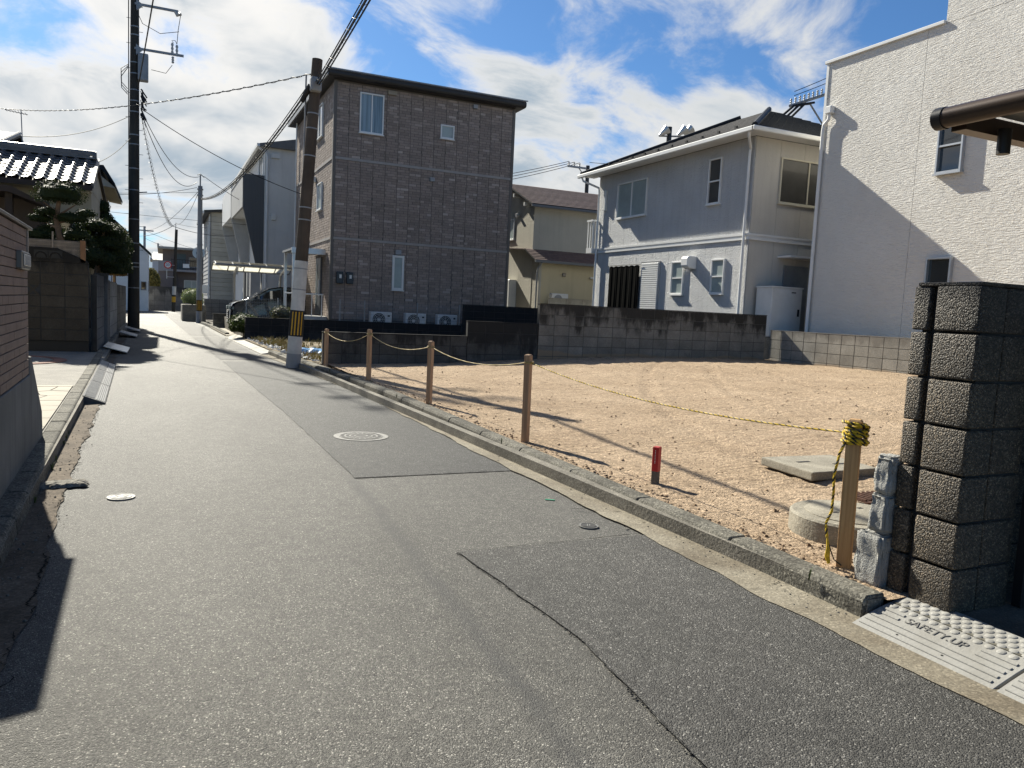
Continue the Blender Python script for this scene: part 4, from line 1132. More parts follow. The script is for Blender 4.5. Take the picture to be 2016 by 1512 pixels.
# ------------------------------------------------------------------ white house
WX = 16.2
WH = thing('white_house', 'tall white house with rippled stone textured siding at the right', 'house', (20, 10, 1.0))
def ripplemat():
    m = bpy.data.materials.new('rippled_white_siding'); m.use_nodes = True
    t = m.node_tree; T = NT(t); b = t.nodes['Principled BSDF']
    geo = T.n('ShaderNodeNewGeometry').outputs['Position']
    c = T.mix(T.rng(T.noise(geo, 0.6, 4, 0.6), 0.35, 0.7), (0.78, 0.755, 0.70), (0.71, 0.68, 0.62))
    T.set(b, 'Base Color', c); b.inputs['Roughness'].default_value = 0.8; b.inputs['Specular IOR Level'].default_value = 0.25
    wv = T.vm('ADD', T.vm('MULTIPLY', geo, (1, 5.5, 40)), T.vm('MULTIPLY', T.noise(geo, 2.5, 3, .5, out=1), (0, 0, 2.6)))
    h = T.m('ADD', T.noise(wv, 1.0, 4, 0.55, 0.5), T.m('MULTIPLY', T.noise(geo, 30, 4, 0.6), 0.3))
    bp = T.n('ShaderNodeBump'); bp.inputs['Strength'].default_value = 1.0; bp.inputs['Distance'].default_value = 0.04
    T.set(bp, 'Height', h); T.set(b, 'Normal', bp.outputs[0])
    return m
M_ripple = ripplemat()
MB().box(WX+.02, 25, 3.0, 16.0, 1.0, 8.3).build('wall_core', M_joint, WH)
MB().box(WX+.02, 25, 3.0, 12.58, 8.3, 11.2).build('wall_core', M_joint, WH)
for ya, yb, za, zb in ((13.075, 16.05, 1.0, 8.36), (10.1, 13.065, 1.0, 8.36), (7.1, 10.09, 1.0, 8.36), (4.1, 7.09, 1.0, 8.36), (10.1, 12.63, 8.37, 11.2), (7.1, 10.09, 8.37, 11.2), (4.1, 7.09, 8.37, 11.2)):
    MB().box(WX, WX+.03, ya, yb, za, zb).build('siding_panel', M_ripple, WH)
MB().box(WX+.03, 25, 16.0, 16.05, 1.0, 8.36).build('end_wall', M_ripple, WH)
MB().box(WX+.03, 25, 12.58, 12.63, 8.36, 11.2).build('end_wall', M_ripple, WH)
MB().box(WX-.06, 25, 12.64, 16.12, 8.36, 8.44).build('parapet_cap', M_white, WH, bevel=.01)
MB().box(WX-.06, 25, 3.0, 12.69, 11.2, 11.28).build('parapet_cap', M_white, WH)
MB().box(WX-.02, WX+.05, 15.99, 16.07, 1.0, 8.36).build('corner_trim', M_white, WH)
window(WH, 'x', WX, -1, 11.86, 12.50, 4.97, 6.20, M_glass, 'h', fm=M_alu, proud=.10)
window(WH, 'x', WX, -1, 11.86, 12.50, 1.85, 3.08, M_glass, 'h', fm=M_alu, proud=.10)
pipe(WH, [(WX-.08, 15.78, 7.02), (WX-.08, 15.80, 6.86), (WX-.08, 15.95, 6.74), (WX-.08, 15.97, 6.6), (WX-.08, 15.97, 1.0)], .045)
MB().box(WX-.16, WX, 15.68, 15.88, 7.0, 7.2).build('rain_hopper', M_white, WH, bevel=.02)
# ------------------------------------------------------------------ beige house
random.seed(9)
EH = thing('beige_house', 'beige rendered house with brown shingle roofs between the brown and grey houses', 'house', (19, 33, 0.8))
M_beigeW = stuccomat('beige_render', (0.50, 0.47, 0.39), 11.0, 0.02, 0.7)
M_beigeL = stuccomat('cream_render', (0.60, 0.52, 0.34), 16.0, 0.01, 0.5)
M_shing = pmat('brown_shingle', (0.19, 0.13, 0.115), 0.75, 0.3, 5, 0.3, 30, objvar=0.2)
MB().box(15.1, 24, 31.45, 36.3, 0.8, 6.2).build('upper_wall', M_beigeW, EH)
MB().add([(15.1, 31.45, 6.2), (15.1, 36.3, 6.2), (15.1, 33.9, 7.22), (24, 31.45, 6.2), (24, 36.3, 6.2), (24, 33.9, 7.22)], [(0, 1, 2), (3, 5, 4), (0, 2, 5, 3), (1, 4, 5, 2)]).build('gable', M_beigeW, EH)
MB().box(15.25, 24, 30.75, 31.45, 0.8, 3.75).build('lower_wall', M_beigeL, EH)
MB().box(15.12, 15.25, 30.75, 34.0, 0.8, 3.75).build('lower_wall', M_beigeW, EH)
def shingle_roof(parent, xa, xb, y0, z0, y1, z1, rows, nm='roof'):
    r_ = MB().add([(xa, y0, z0-.06), (xb, y0, z0-.06), (xb, y1, z1-.06), (xa, y1, z1-.06), (xa, y0, z0), (xb, y0, z0), (xb, y1, z1), (xa, y1, z1)],
        [(3, 2, 1, 0), (4, 5, 6, 7), (0, 1, 5, 4), (1, 2, 6, 5), (2, 3, 7, 6), (3, 0, 4, 7)]).build(nm, M_dark, parent)
    for k in range(rows):
        ya, yb = y0+(y1-y0)*k/rows, y0+(y1-y0)*(k+1)/rows; za, zb = z0+(z1-z0)*k/rows, z0+(z1-z0)*(k+1)/rows
        MB().add([(xa+.01, ya-.015, za+.002), (xb, ya-.015, za+.002), (xb, yb, zb+.004), (xa+.01, yb, zb+.004), (xa+.01, ya-.015, za+.03), (xb, ya-.015, za+.03), (xb, yb, zb+.01), (xa+.01, yb, zb+.01)],
            [(3, 2, 1, 0), (4, 5, 6, 7), (0, 1, 5, 4), (1, 2, 6, 5), (2, 3, 7, 6), (3, 0, 4, 7)]).build('shingle_course', M_shing, r_)
    return r_
r1 = shingle_roof(EH, 14.72, 24.2, 30.95, 6.13, 33.9, 7.36, 15)
MB().add([(14.72, 33.9, 7.30), (24.2, 33.9, 7.30), (24.2, 36.8, 6.1), (14.72, 36.8, 6.1)], [(0, 1, 2, 3)]).build('back_slope', M_shing, r1)
r2 = shingle_roof(EH, 14.72, 24.2, 30.35, 3.66, 31.48, 4.20, 7)
MB().add([(14.72, 31.44, 4.16), (15.1, 31.44, 4.16), (15.1, 34.2, 4.36), (14.72, 34.2, 4.36), (14.72, 31.44, 4.20), (15.1, 31.44, 4.20), (15.1, 34.2, 4.40), (14.72, 34.2, 4.40)], [(3, 2, 1, 0), (4, 5, 6, 7), (0, 1, 5, 4), (1, 2, 6, 5), (2, 3, 7, 6), (3, 0, 4, 7)]).build('side_roof', M_shing, EH)
MB().box(14.7, 24.2, 30.88, 30.95, 6.0, 6.10).build('gutter', pmat('slate_gutter', (0.12, 0.13, 0.14), .5), EH)
MB().box(14.7, 24.2, 30.26, 30.34, 3.55, 3.66).build('gutter', MATS['slate_gutter'], EH)
for y, z in ((31.9, 6.35), (33.1, 6.86)): MB().box(14.78, 15.1, y-.06, y+.06, z-.22, z-.06).build('purlin_end', M_wplastic, EH)
window(EH, 'x', 15.1, -1, 33.5, 34.3, 4.75, 5.72, M_frost, None)
MB().tube([(15.1, 33.1, 5.85), (14.95, 33.1, 5.82)], .09, 12).build('vent_hood', M_wplastic, EH)
MB().box(16.28, 16.45, 30.66, 30.75, 3.03, 3.2).build('lamp', pmat('beige_vent', (.3, .26, .2)), EH, bevel=.02)
MB().box(17.7, 17.95, 30.62, 30.75, 3.02, 3.1).build('pipe_stub', M_wplastic, EH)
pipe(EH, [(15.05, 30.32, 3.58), (15.0, 30.6, 3.3), (15.0, 30.68, 3.1), (15.0, 30.68, .9)], .04, M_greymetal)
MB().box(14.72, 15.1, 33.0, 33.9, 0.8, 2.85).build('meter_cabinet', M_wplastic, EH, bevel=.02)
struct(MB().box(13.2, 30, 27.5, 40, 0, 0.8).build('raised_plot', M_conc))
B_cream = blockmat('cream_block', (0.52, 0.47, 0.36), (0.25, 0.22, 0.17), 2.1, 0.4, 0.4)
block_wall('block_wall', 'low cream wall in front of the beige house', 15.0, 29.4, 'x', 3.2, 5, 0.8, 0.245, 0.12, 0.8, B_cream, M_mortar)
AB = thing('air_conditioner', 'white air conditioner standing behind the low cream wall', 'air conditioner', (15.8, 30.2, .8))
MB().box(15.45, 16.25, 30.0, 30.3, 1.75, 2.25).build('casing', M_wplastic, AB, bevel=.02)
MB().tube([(15.75, 29.995, 2.0), (15.75, 29.985, 2.0)], .2, 20).build('fan_grille', M_greymetal, AB)
MB().box(15.5, 16.2, 30.02, 30.28, .8, 1.75).build('stand', M_greymetal, AB)

# ------------------------------------------------------------------ white terrace with balconies (beyond the carport)
TH = thing('terrace_house', 'white three storey house with slanted grey balcony fins above the carport', 'house', (7, 46, 0.1))
M_twall = stuccomat('white_render', (0.72, 0.71, 0.68), 7.0, 0.012, 0.5)
M_tgrey = pmat('grey_cladding', (0.115, 0.118, 0.12), 0.6, 0.2, 1.5, 0.35, 1.0, stretch=(30, 30, .2))
M_tlight = pmat('light_grey_panel', (0.44, 0.44, 0.43), 0.7, 0.15, 2)
MB().box(4.42, 11, 39.0, 56, 0.1, 8.55).build('wall', M_twall, TH)
rt = MB().add([(4.15, 38.75, 8.55), (11.3, 38.75, 8.55), (11.3, 56.3, 8.55), (4.15, 56.3, 8.55), (4.15, 38.75, 8.68), (11.3, 38.75, 8.68), (11.3, 56.3, 8.68), (4.15, 56.3, 8.68), (7.7, 38.75, 9.5), (7.7, 56.3, 9.5)],
    [(3, 2, 1, 0), (0, 1, 5, 8, 4), (1, 2, 6, 5), (2, 3, 7, 9, 6), (3, 0, 4, 7), (4, 8, 9, 7), (8, 5, 6, 9)]).build('roof', pmat('grey_roof', (0.16, 0.155, 0.15), 0.6, .2, 4), TH)
MB().box(4.03, 4.15, 38.7, 56.3, 8.52, 8.66).build('gutter', M_white, TH)
fin = lambda y, th, mat, z0: MB().prism([(3.44, 7.24), (4.42, 7.24), (4.42, z0), (4.10, z0), (3.46, 5.72)], 'y', y, y+th).build('balcony_fin', mat, TH)
fin(39.0, .16, M_tgrey, 2.9); fin(45.6, .16, M_tlight, 2.9); fin(45.9, .14, M_tgrey, 2.9); fin(52.6, .16, M_tlight, 2.9)
MB().box(3.45, 3.55, 39.17, 45.6, 5.72, 7.22).build('balcony_front', M_tlight, TH)
MB().box(3.45, 3.55, 46.05, 52.6, 5.85, 7.6).build('balcony_front', M_white, TH)
MB().box(3.56, 4.42, 39.17, 45.6, 5.74, 5.84).build('balcony_floor', M_white, TH)
MB().box(3.56, 4.42, 46.05, 52.6, 5.87, 5.97).build('balcony_floor', M_white, TH)
MB().box(3.42, 3.60, 38.98, 45.7, 7.22, 7.27).build('rail_cap', M_white, TH)
window(TH, 'x', 4.42, -1, 39.5, 41.2, 7.35, 8.35, M_glass, 'v')
window(TH, 'x', 4.42, -1, 40.0, 41.6, 3.9, 5.3, M_glass, 'v')
window(TH, 'x', 4.42, -1, 47.0, 48.5, 3.9, 5.3, M_glass, 'v')
for y, w in ((39.5, .5), (41.2, .35), (42.6, .6)): MB().box(3.9, 4.35, y, y+w, 0.1, 2.9).build('column', M_tlight if w < .55 else M_tgrey, TH)
pipe(TH, [(4.1, 38.85, 8.5), (4.45, 38.93, 8.3), (4.52, 38.93, 8.1), (4.52, 38.93, .2)], .05)
MB().box(4.75, 4.95, 38.88, 39.0, 5.2, 5.5).build('junction_box', M_wplastic, TH)
MB().box(4.7, 5.1, 38.9, 39.0, 8.1, 8.3).build('vent_hood', M_wplastic, TH)

# ------------------------------------------------------------------ clapboard house
SH = thing('clapboard_house', 'beige clapboard house with narrow windows beyond the white terrace', 'house', (5, 60, 0))
M_clap = pmat('clapboard', (0.48, 0.46, 0.40), 0.75, 0.15, 2, objvar=.12)
M_clapc = pmat('clapboard_core', (0.22, 0.21, 0.19), .8)
MB().box(3.0, 9, 57.0, 66, 0, 7.15).build('wall_core', M_clapc, SH)
me1 = MB().prism([(0, 0), (-.035, .01), (-.012, .29), (0, .29)], 'x', 0, 5.9).mesh('board', M_clap)
me2 = MB().prism([(0, 0), (-.035, .01), (-.012, .29), (0, .29)], 'y', 0, 9).mesh('board', pmat('grey_clapboard', (0.40, 0.40, 0.40), .75, .15, 2, objvar=.12))
for k in range(24):
    link('board', me1, SH, loc=(3.04, 56.99, .05+k*.295)); link('board', me2, SH, loc=(2.99, 57.0, .05+k*.295))
MB().prism([(2.55, 7.02), (9.4, 7.9), (9.4, 8.05), (2.55, 7.17)], 'y', 56.5, 66.4).build('roof', M_dark, SH)
MB().box(2.45, 2.56, 56.5, 66.4, 6.95, 7.12).build('gutter', M_wplastic, SH)
window(SH, 'x', 2.945, -1, 58.6, 59.6, 4.6, 6.4, M_glass, 'h')
window(SH, 'x', 2.945, -1, 62.6, 63.6, 4.6, 6.4, M_glass, 'h')
MB().box(2.4, 2.95, 58.5, 59.8, 1.6, 2.2).build('air_conditioner', M_wplastic, SH, bevel=.03)
pipe(SH, [(2.95, 57.3, 7.0), (2.9, 57.3, .1)], .05, M_white)

# ------------------------------------------------------------------ end of the street
B_far = blockmat('far_block', (0.20, 0.20, 0.20), (0.03, 0.032, 0.036), 2.1, 1.0, 0.8)
block_wall('block_wall', 'grey block wall closing the far end of the street', -3.0, 74.2, 'x', 8.0, 5, 0.8, 0.41, 0.16, 0.0, B_far, M_mortar_d)
AP = thing('apartment_block', 'brown two storey apartment block behind the wall at the street end', 'building', (2.5, 90, 0))
M_apt = pmat('brown_apartment_wall', (0.16, 0.135, 0.13), .8, .2, .5)
M_apt2 = pmat('mauve_grey_wall', (0.30, 0.285, 0.29), .8, .15, .5)
MB().box(0.04, 12, 86.5, 96, 0, 5.95).build('wall', M_apt, AP)
MB().box(-.42, 12.4, 84.8, 96.4, 5.95, 6.15).build('roof', pmat('pale_roof_edge', (0.33, .31, .28), .7), AP)
MB().box(-.45, -.3, 84.8, 96.4, 6.15, 6.4).build('roof_edge', M_apt2, AP)
MB().box(.30, 12, 84.9, 86.5, 3.75, 3.95).build('walkway', M_apt2, AP)
MB().box(-.35, .8, 84.85, 85.0, 3.75, 4.75).build('stair_wall', M_apt2, AP)
MB().box(-.35, 1.0, 85.05, 86.4, 0, 3.74).build('stair_wall', M_apt, AP)
for k in range(30): MB().box(.85+k*.25, .88+k*.25, 84.92, 84.95, 3.95, 4.9).build('baluster', M_dark, AP)
MB().box(.8, 12, 84.90, 84.97, 4.9, 4.97).build('rail', M_dark, AP)
for x in (1.35, 4.2): MB().box(x, x+.85, 86.42, 86.5, 3.98, 5.6).build('door', pmat('teal_door', (0.07, .10, .11), .5), AP)
window(AP, 'y', 86.5, -1, 2.5, 3.3, 4.3, 5.3, M_glass, None, fm=M_greymetal)
window(AP, 'y', 86.5, -1, 2.05, 3.5, 1.6, 2.95, M_frost, 'v', fm=M_alu)
MB().box(1.9, 2.5, 84.86, 84.9, 4.15, 4.55).build('notice_board', M_wplastic, AP)
WF = thing('small_white_house', 'small white gabled house showing beside the large pole', 'house', (-3.5, 70, 0))
MB().prism([(-6, 0), (-1.02, 0), (-1.02, 4.6), (-3.4, 6.7), (-6, 4.6)], 'y', 69, 73).build('wall', M_white, WF)
MB().prism([(-6.2, 4.55), (-3.4, 6.95), (-.80, 4.50), (-.80, 4.62), (-3.4, 7.08), (-6.2, 4.68)], 'y', 68.8, 73.2).build('roof', M_dark, WF)
window(WF, 'y', 69, -1, -1.55, -1.15, 1.7, 2.35, M_glass, None, fm=M_greymetal)
window(WF, 'x', -1.02, 1, 70, 71.5, 1.6, 2.4, M_glass, 'v', fm=M_greymetal)
FH = thing('far_pale_house', 'pale house with a light hipped roof left of the apartment block', 'house', (-.5, 108, 0))
MB().box(-1.1, 2, 106, 114, 0, 5.7).build('wall', pmat('pale_far_wall', (.5, .52, .55), .8), FH)
MB().add([(-1.4, 105.6, 5.6), (2.2, 105.6, 5.6), (2.2, 114.4, 5.6), (-1.4, 114.4, 5.6), (-1.0, 108.5, 6.7), (1.8, 108.5, 6.7)], [(0, 1, 5, 4), (1, 2, 5), (2, 3, 4, 5), (3, 0, 4), (3, 2, 1, 0)]).build('roof', pmat('pale_tile', (.33, .32, .30), .6, .3, 4, .5, 5), FH)

# ------------------------------------------------------------------ left near wall: brick tile on a concrete base
ANG = math.atan(0.027)
LW = thing('tiled_wall', 'pinkish brown tile clad garden wall on a concrete base at the left edge', 'wall', (-0.74, 0, 0), rotz=ANG, local=True)
M_tile = pmat('pink_brown_tile', (0.26, 0.185, 0.145), 0.7, 0.2, 5, 0.4, 60, 0.3, objvar=.06)
def lbuild(mb, name, mat, bevel=0): return link(name, mb.mesh(name, mat, bevel=bevel), LW, local=True)
M_lbase = pmat('streaked_concrete', (0.20, 0.20, 0.19), 0.85, .3, 1.5, .4, 40, .25, streak=.65)
lbuild(MB().prism([(-4, -.04), (7.74, -.04), (7.78, .12), (7.74, .34), (7.04, .87), (6.93, .87), (6.93, .73), (-4, .73)], 'x', -.26, 0.0), 'base', M_lbase, .006)
lbuild(MB().box(-.245, -.016, 5.40, 6.895, .725, 1.835), 'core', M_mortar_d)
rowh = (1.838-.740)/18
tl = MB().box(-.03, .012, .001, .249, .002, rowh-.004).mesh('tile', M_tile, bevel=.0015)
te = MB().box(.0, .21, -.012, .006, .003, rowh-.004).mesh('tile', M_tile, bevel=.003)
th_ = MB().box(-.03, .012, .002, .123, .003, rowh-.004).mesh('tile', M_tile, bevel=.003)
for r in range(18):
    off = .125 if r % 2 else 0
    if not r % 2: link('tile', th_, LW, loc=(-.016, 6.775, .738+r*rowh), local=True)
    else: link('tile', th_, LW, loc=(-.016, 5.40, .738+r*rowh), local=True)
    for k in range(6):
        y = 6.90-.25*(k+1)-off+.125
        if y+.25 > 6.91: continue
        link('tile', tl, LW, loc=(-.016+random.uniform(-.001, .001), y, .738+r*rowh), local=True)
    link('tile', te, LW, loc=(-.225, 6.90, .738+r*rowh), local=True)
lbuild(MB().prism([(-.27, 1.84), (.02, 1.84), (.02, 1.86), (-.13, 1.895), (-.27, 1.86)], 'y', 5.38, 7.03), 'coping', pmat('metal_coping', (0.105, .09, .08), .4, .2, 3), .004)
lbuild(MB().box(-.255, .004, 6.85, 6.915, 1.55, 1.839), 'end_trim', pmat('taupe_trim', (.28, .24, .20), .6))
ms = lbuild(MB().box(-.01, .035, 6.28, 6.72, 1.53, 1.655), 'mail_slot', pmat('bronze_grey', (.20, .19, .17), .4, metal=.5), .008)
link('flap', MB().box(.035, .042, 6.33, 6.68, 1.555, 1.635).mesh('flap', M_alu, bevel=.003), ms, local=True)

# ------------------------------------------------------------------ left old block wall
LB = block_wall('block_wall', 'old stained block wall with pierced blocks facing the forecourt', -5.42, 18.86, 'x', 4.0, 7, 0.44, 0.235, 0.14, 0.32, B_left, M_mortar_d,
                cap=False, skip=lambda a, r: (r == 4 and 2.55 < a < 2.75) or (r == 1 and 2.1 < a < 2.3))
MB().box(-5.42, -1.43, 18.85, 18.95, 0.0, 0.325).build('shadow_base', M_black, LB)  # black box stands in for the shadowed void below the wall
MB().prism([(-5.42, 1.96), (-1.43, 1.96), (-1.44, 2.02), (-1.62, 2.10), (-2.0, 2.26), (-5.42, 2.26)], 'y', 18.80, 18.92).build('raked_top', B_left, LB, bevel=.01)
def pierced(x0, z0):
    p = MB().box(x0, x0+.43, 18.81, 18.90, z0, z0+.235).build('pierced_block', M_black, LB)
    for q in (0.02, 0.225):
        for a, b in (((x0+q, z0+.02), (x0+q+.185, z0+.21)), ((x0+q, z0+.21), (x0+q+.185, z0+.02))):
            d_ = Vector((b[0]-a[0], b[1]-a[1])).normalized(); nn = Vector((-d_.y, d_.x))*.018
            MB().prism([(a[0]-nn.x, a[1]-nn.y), (b[0]-nn.x, b[1]-nn.y), (b[0]+nn.x, b[1]+nn.y), (a[0]+nn.x, a[1]+nn.y)], 'y', 18.785+(.002 if a[1] < b[1] else 0), 18.815).build('cross_bar', B_left, p)
    mb = MB(); mb.box(x0, x0+.43, 18.782, 18.815, z0, z0+.018); mb.box(x0, x0+.43, 18.782, 18.815, z0+.217, z0+.235); mb.build('rim', B_left, p)
pierced(-5.42+2.66, .32+4*.235); pierced(-5.42+2.22, .32+.235)
# scalloped pierced blocks under the fence
for x0 in (-2.42, -2.16):
    p = MB().box(x0, x0+.25, 18.785, 18.80, 2.04, 2.20).build('pierced_block', M_black, LB)
    MB().tube([(x0+.125+.1*math.cos(q*.2618), 18.783, 2.05+.11*math.sin(q*.2618)) for q in range(13)], .014, 6).build('scallop', B_left, p)
# street front of the left garden
block_wall('block_wall', 'grey street wall of the left garden with peeling painted blocks', -1.34, 19.0, 'y', 2.2, 7, 0.40, 0.235, 0.12, 0.1, B_left2, M_mortar_d, rough=.01)
GP = thing('gate_post_wall', 'thick grey block pier in the street wall of the left garden', 'pier', (-1.3, 21.4, 0))
MB().box(-1.46, -1.20, 21.24, 21.50, 0.0, 1.80).build('shaft', B_left2, GP, bevel=.01); MB().box(-1.48, -1.18, 21.22, 21.52, 1.80, 1.84).build('cap', B_left2, GP)
block_wall('block_wall', 'left garden wall with open dark pattern blocks near the road', -1.36, 21.55, 'y', 2.4, 7, 0.40, 0.235, 0.12, 0.05, B_left2, M_mortar_d)
block_wall('block_wall', 'smooth pale wall and pier beyond the left garden', -1.42, 24.6, 'y', 3.6, 4, 1.2, 0.42, 0.18, 0.0, blockmat('pale_pier', (.36, .35, .33), (.15, .14, .12), 1.8, .8, .5), M_mortar)
block_wall('block_wall', 'dim block wall behind the large left pole', -1.60, 28.6, 'y', 12.0, 6, 0.6, 0.28, 0.12, 0.0, B_left2, M_mortar_d)
# bamboo slat fence
BF = thing('slat_fence', 'weathered horizontal slat fence on top of the old block wall', 'fence', (-2.4, 18.86, 2.2))
M_slat = pmat('grey_bamboo', (0.34, 0.28, 0.22), 0.7, .3, 8, objvar=.25)
me = MB().tube([(0, 0, 0), (1.02, 0, 0)], .011, 6).mesh('slat', M_slat)
for k in range(17):
    z = 2.02+k*.0245
    link('slat', me, BF, loc=(-2.60, 18.86, z+.005), rot=(0, 0, 0))
for k in range(17):
    z = 2.02+k*.0245
    if z > 2.25: link('slat', me, BF, loc=(-3.65, 18.86, z+.005))
MB().box(-2.10, -2.07, 18.82, 18.845, 2.12, 2.60).build('stake', M_slat, BF)
MB().box(-1.58, -1.48, 18.80, 18.90, 1.98, 2.45).build('end_post', pmat('orange_wood', (.26, .13, .06), .7, .2, 6), BF, bevel=.005)

# ------------------------------------------------------------------ left tiled house
JH = thing('tiled_roof_house', 'old house with a glinting grey pantile roof behind the left garden', 'house', (-4, 27, 0))
M_cream = pmat('cream_wall', (0.50, 0.45, 0.34), .85, .2, 2)
M_pantile = pmat('glazed_pantile', (0.15, 0.152, 0.158), 0.36, .3, 5, .15, 20, .4, objvar=.2)
M_dkwood = pmat('dark_timber', (0.045, .032, .025), .7, .3, 5)
MB().box(-7, -1.75, 24.0, 30, 0, 4.2).build('wall', M_cream, JH)
MB().prism([(23.95, 4.1), (30, 4.1), (25.3, 5.0)], 'x', -7, -1.74).build('gable_wall', M_cream, JH)
EY, EZ, RY, RZ = 23.15, 4.13, 25.25, 5.06
ra = math.atan2(RZ-EZ, RY-EY); rl_ = math.hypot(RZ-EZ, RY-EY); nr = 9; st = rl_/nr
rf = MB().prism([(EY+.03, EZ-.10), (RY, RZ-.10), (30.3, 4.0), (30.3, 4.06), (RY, RZ-.02), (EY+.03, EZ-.02)], 'x', -7.2, -1.66).build('roof', M_dkwood, JH)
tw = 0.285; seg = 10; v = []; f = []
for i in range(seg+1):
    u = i/seg; x = u*tw
    h = 0.05*max(0, math.cos(math.pi*min(1, abs(u-.13)/.30)*.5))**1.3+0.022*(2*u-1)**2
    for (yy, dz) in ((0.0, 0.032), (st*1.12, 0.0)):
        v.append((x, yy, h+dz))
    v.append((x, 0.0, h+0.012))
for i in range(seg):
    a = i*3; f += [(a, a+3, a+4, a+1), (a+2, a+5, a+3, a)]
tm = MB().add(v, f).mesh('pantile', M_pantile, smooth=True)
for c in range(19):
    for r in range(nr):
        link('pantile', tm, rf, loc=(-1.66-tw*(c+1), EY+(RY-EY)*r/nr, EZ+(RZ-EZ)*r/nr+.02), rot=(ra, 0, 0))
for k, (w, h) in enumerate(((.17, .05), (.14, .05), (.11, .05))):
    for q in range(18):
        x = -1.72-q*.30-(.15 if k % 2 else 0)
        MB().box(x-.295, x, RY-w, RY+w, RZ+.03+k*.055, RZ+.03+k*.055+.045).build('ridge_tile', M_pantile, rf)
for q in range(18):
    MB().tube([(-1.74-q*.30, RY, RZ+.20), (-1.74-q*.30-.29, RY, RZ+.20)], .075, 10).build('ridge_cap', M_pantile, rf, smooth=True)
MB().tube([(-1.70, RY, RZ+.13), (-1.80, RY, RZ+.13)], .13, 14).build('ridge_end', M_pantile, rf, smooth=True)
for r in range(nr):
    y = EY+(RY-EY)*r/nr; z = EZ+(RZ-EZ)*r/nr
    o = MB().box(-.03, .03, 0, st*1.05, -.10, .05).build('verge_tile', M_pantile, rf); o.matrix_basis = Matrix.Translation((-1.66, y, z+.02)) @ Matrix.Rotation(ra, 4, 'X')
MB().box(-7.2, -1.66, EY-.02, EY+.03, EZ-.14, EZ-.01).build('fascia', M_dkwood, JH)
MB().box(-7, -1.72, EY+.1, 24.0, EZ-.12, EZ-.06).build('soffit', M_cream, JH)
window(JH, 'y', 24.0, -1, -3.0, -2.2, 2.2, 3.4, M_glass, 'v', fm=M_dkwood)
MB().box(-1.9, -1.72, 23.92, 24.0, 2.2, 3.2).build('panel', M_white, JH)
# upper storey and its roof end, far left
MB().box(-9, -4.35, 26.0, 31, 4, 5.35).build('upper_wall', M_cream, JH)
ur = MB().prism([(25.3, 5.22), (28.2, 5.95), (31.5, 5.22), (31.5, 5.32), (28.2, 6.07), (25.3, 5.32)], 'x', -9, -3.95).build('upper_roof', M_dkwood, JH)
for q in range(9): MB().tube([(-3.98, 25.3+q*.33, 5.32+q*.085), (-3.98, 25.3+q*.33+.3, 5.32+q*.085+.077)], .06, 8).build('verge_tile', M_pantile, ur, smooth=True)
MB().prism([(-4.9, 5.2), (-3.42, 4.9), (-3.42, 5.12), (-4.9, 5.75)], 'y', 26.4, 27.6).build('side_eave', pmat('grey_eave', (.25, .25, .25), .7), JH)
# dark entry roof in front
MB().prism([(-7, 3.60), (-3.25, 3.60), (-2.58, 3.36), (-2.55, 3.42), (-3.2, 3.74), (-7, 3.80)], 'y', 21.4, 23.0).build('entry_roof', M_dkwood, JH)
MB().box(-3.35, -3.2, 21.6, 21.75, 0, 3.6).build('entry_post', M_dkwood, JH)
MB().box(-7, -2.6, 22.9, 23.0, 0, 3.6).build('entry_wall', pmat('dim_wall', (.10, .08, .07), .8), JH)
# navy tiled house end further along
NH = thing('navy_roof_house', 'house end with a small navy tile roof behind the first tiled roof', 'house', (-3, 30, 0))
MB().box(-6, -1.9, 29.5, 34, 0, 4.9).build('wall', M_cream, NH)
MB().prism([(-6, 5.0), (-1.80, 5.35), (-1.42, 4.85), (-1.42, 4.95), (-1.75, 5.50), (-6, 5.2)], 'y', 28.9, 34.3).build('roof', M_rnavy, NH)
MB().prism([(-1.88, 4.86), (-1.44, 4.80), (-1.44, 4.84), (-1.88, 5.2)], 'y', 29.0, 34.2).build('soffit', M_cream, NH)
for q in range(8): MB().tube([(-1.78+q*.045, 28.88, 5.44-q*.068), (-1.78+q*.045, 34.3, 5.44-q*.068)], .035, 6).build('tile_roll', M_rnavy, NH, smooth=True)
AN = thing('tv_antenna', 'thin rooftop television antenna at the far left', 'antenna', (-3.62, 26.3, 5.2))
MB().tube([(-3.62, 26.3, 5.0), (-3.66, 26.3, 6.42)], .014, 6).build('mast', M_greymetal, AN)
MB().tube([(-4.05, 26.3, 6.36), (-3.5, 26.3, 6.30)], .010, 6).build('boom', M_greymetal, AN)
for k in range(7): MB().tube([(-4.02+k*.08, 26.12, 6.36-k*.008), (-4.02+k*.08, 26.48, 6.36-k*.008)], .006, 5).build('element', M_greymetal, AN)

# unseen house added out of frame, its eave placed to shade the lower left
OH = thing('shadow_house', 'plain cream unseen house added for its shadow left of the tiled garden wall', 'house', (-5, 7, 0))
MB().box(-9, -2.6, 3.0, 10.6, 0, 5.9).build('wall', M_cream, OH)
MB().prism([(-9.5, 5.9), (-2.14, 5.9), (-2.14, 6.05), (-5.8, 7.6), (-9.5, 6.05)], 'y', 2.4, 11.2).build('roof', M_rtile, OH)
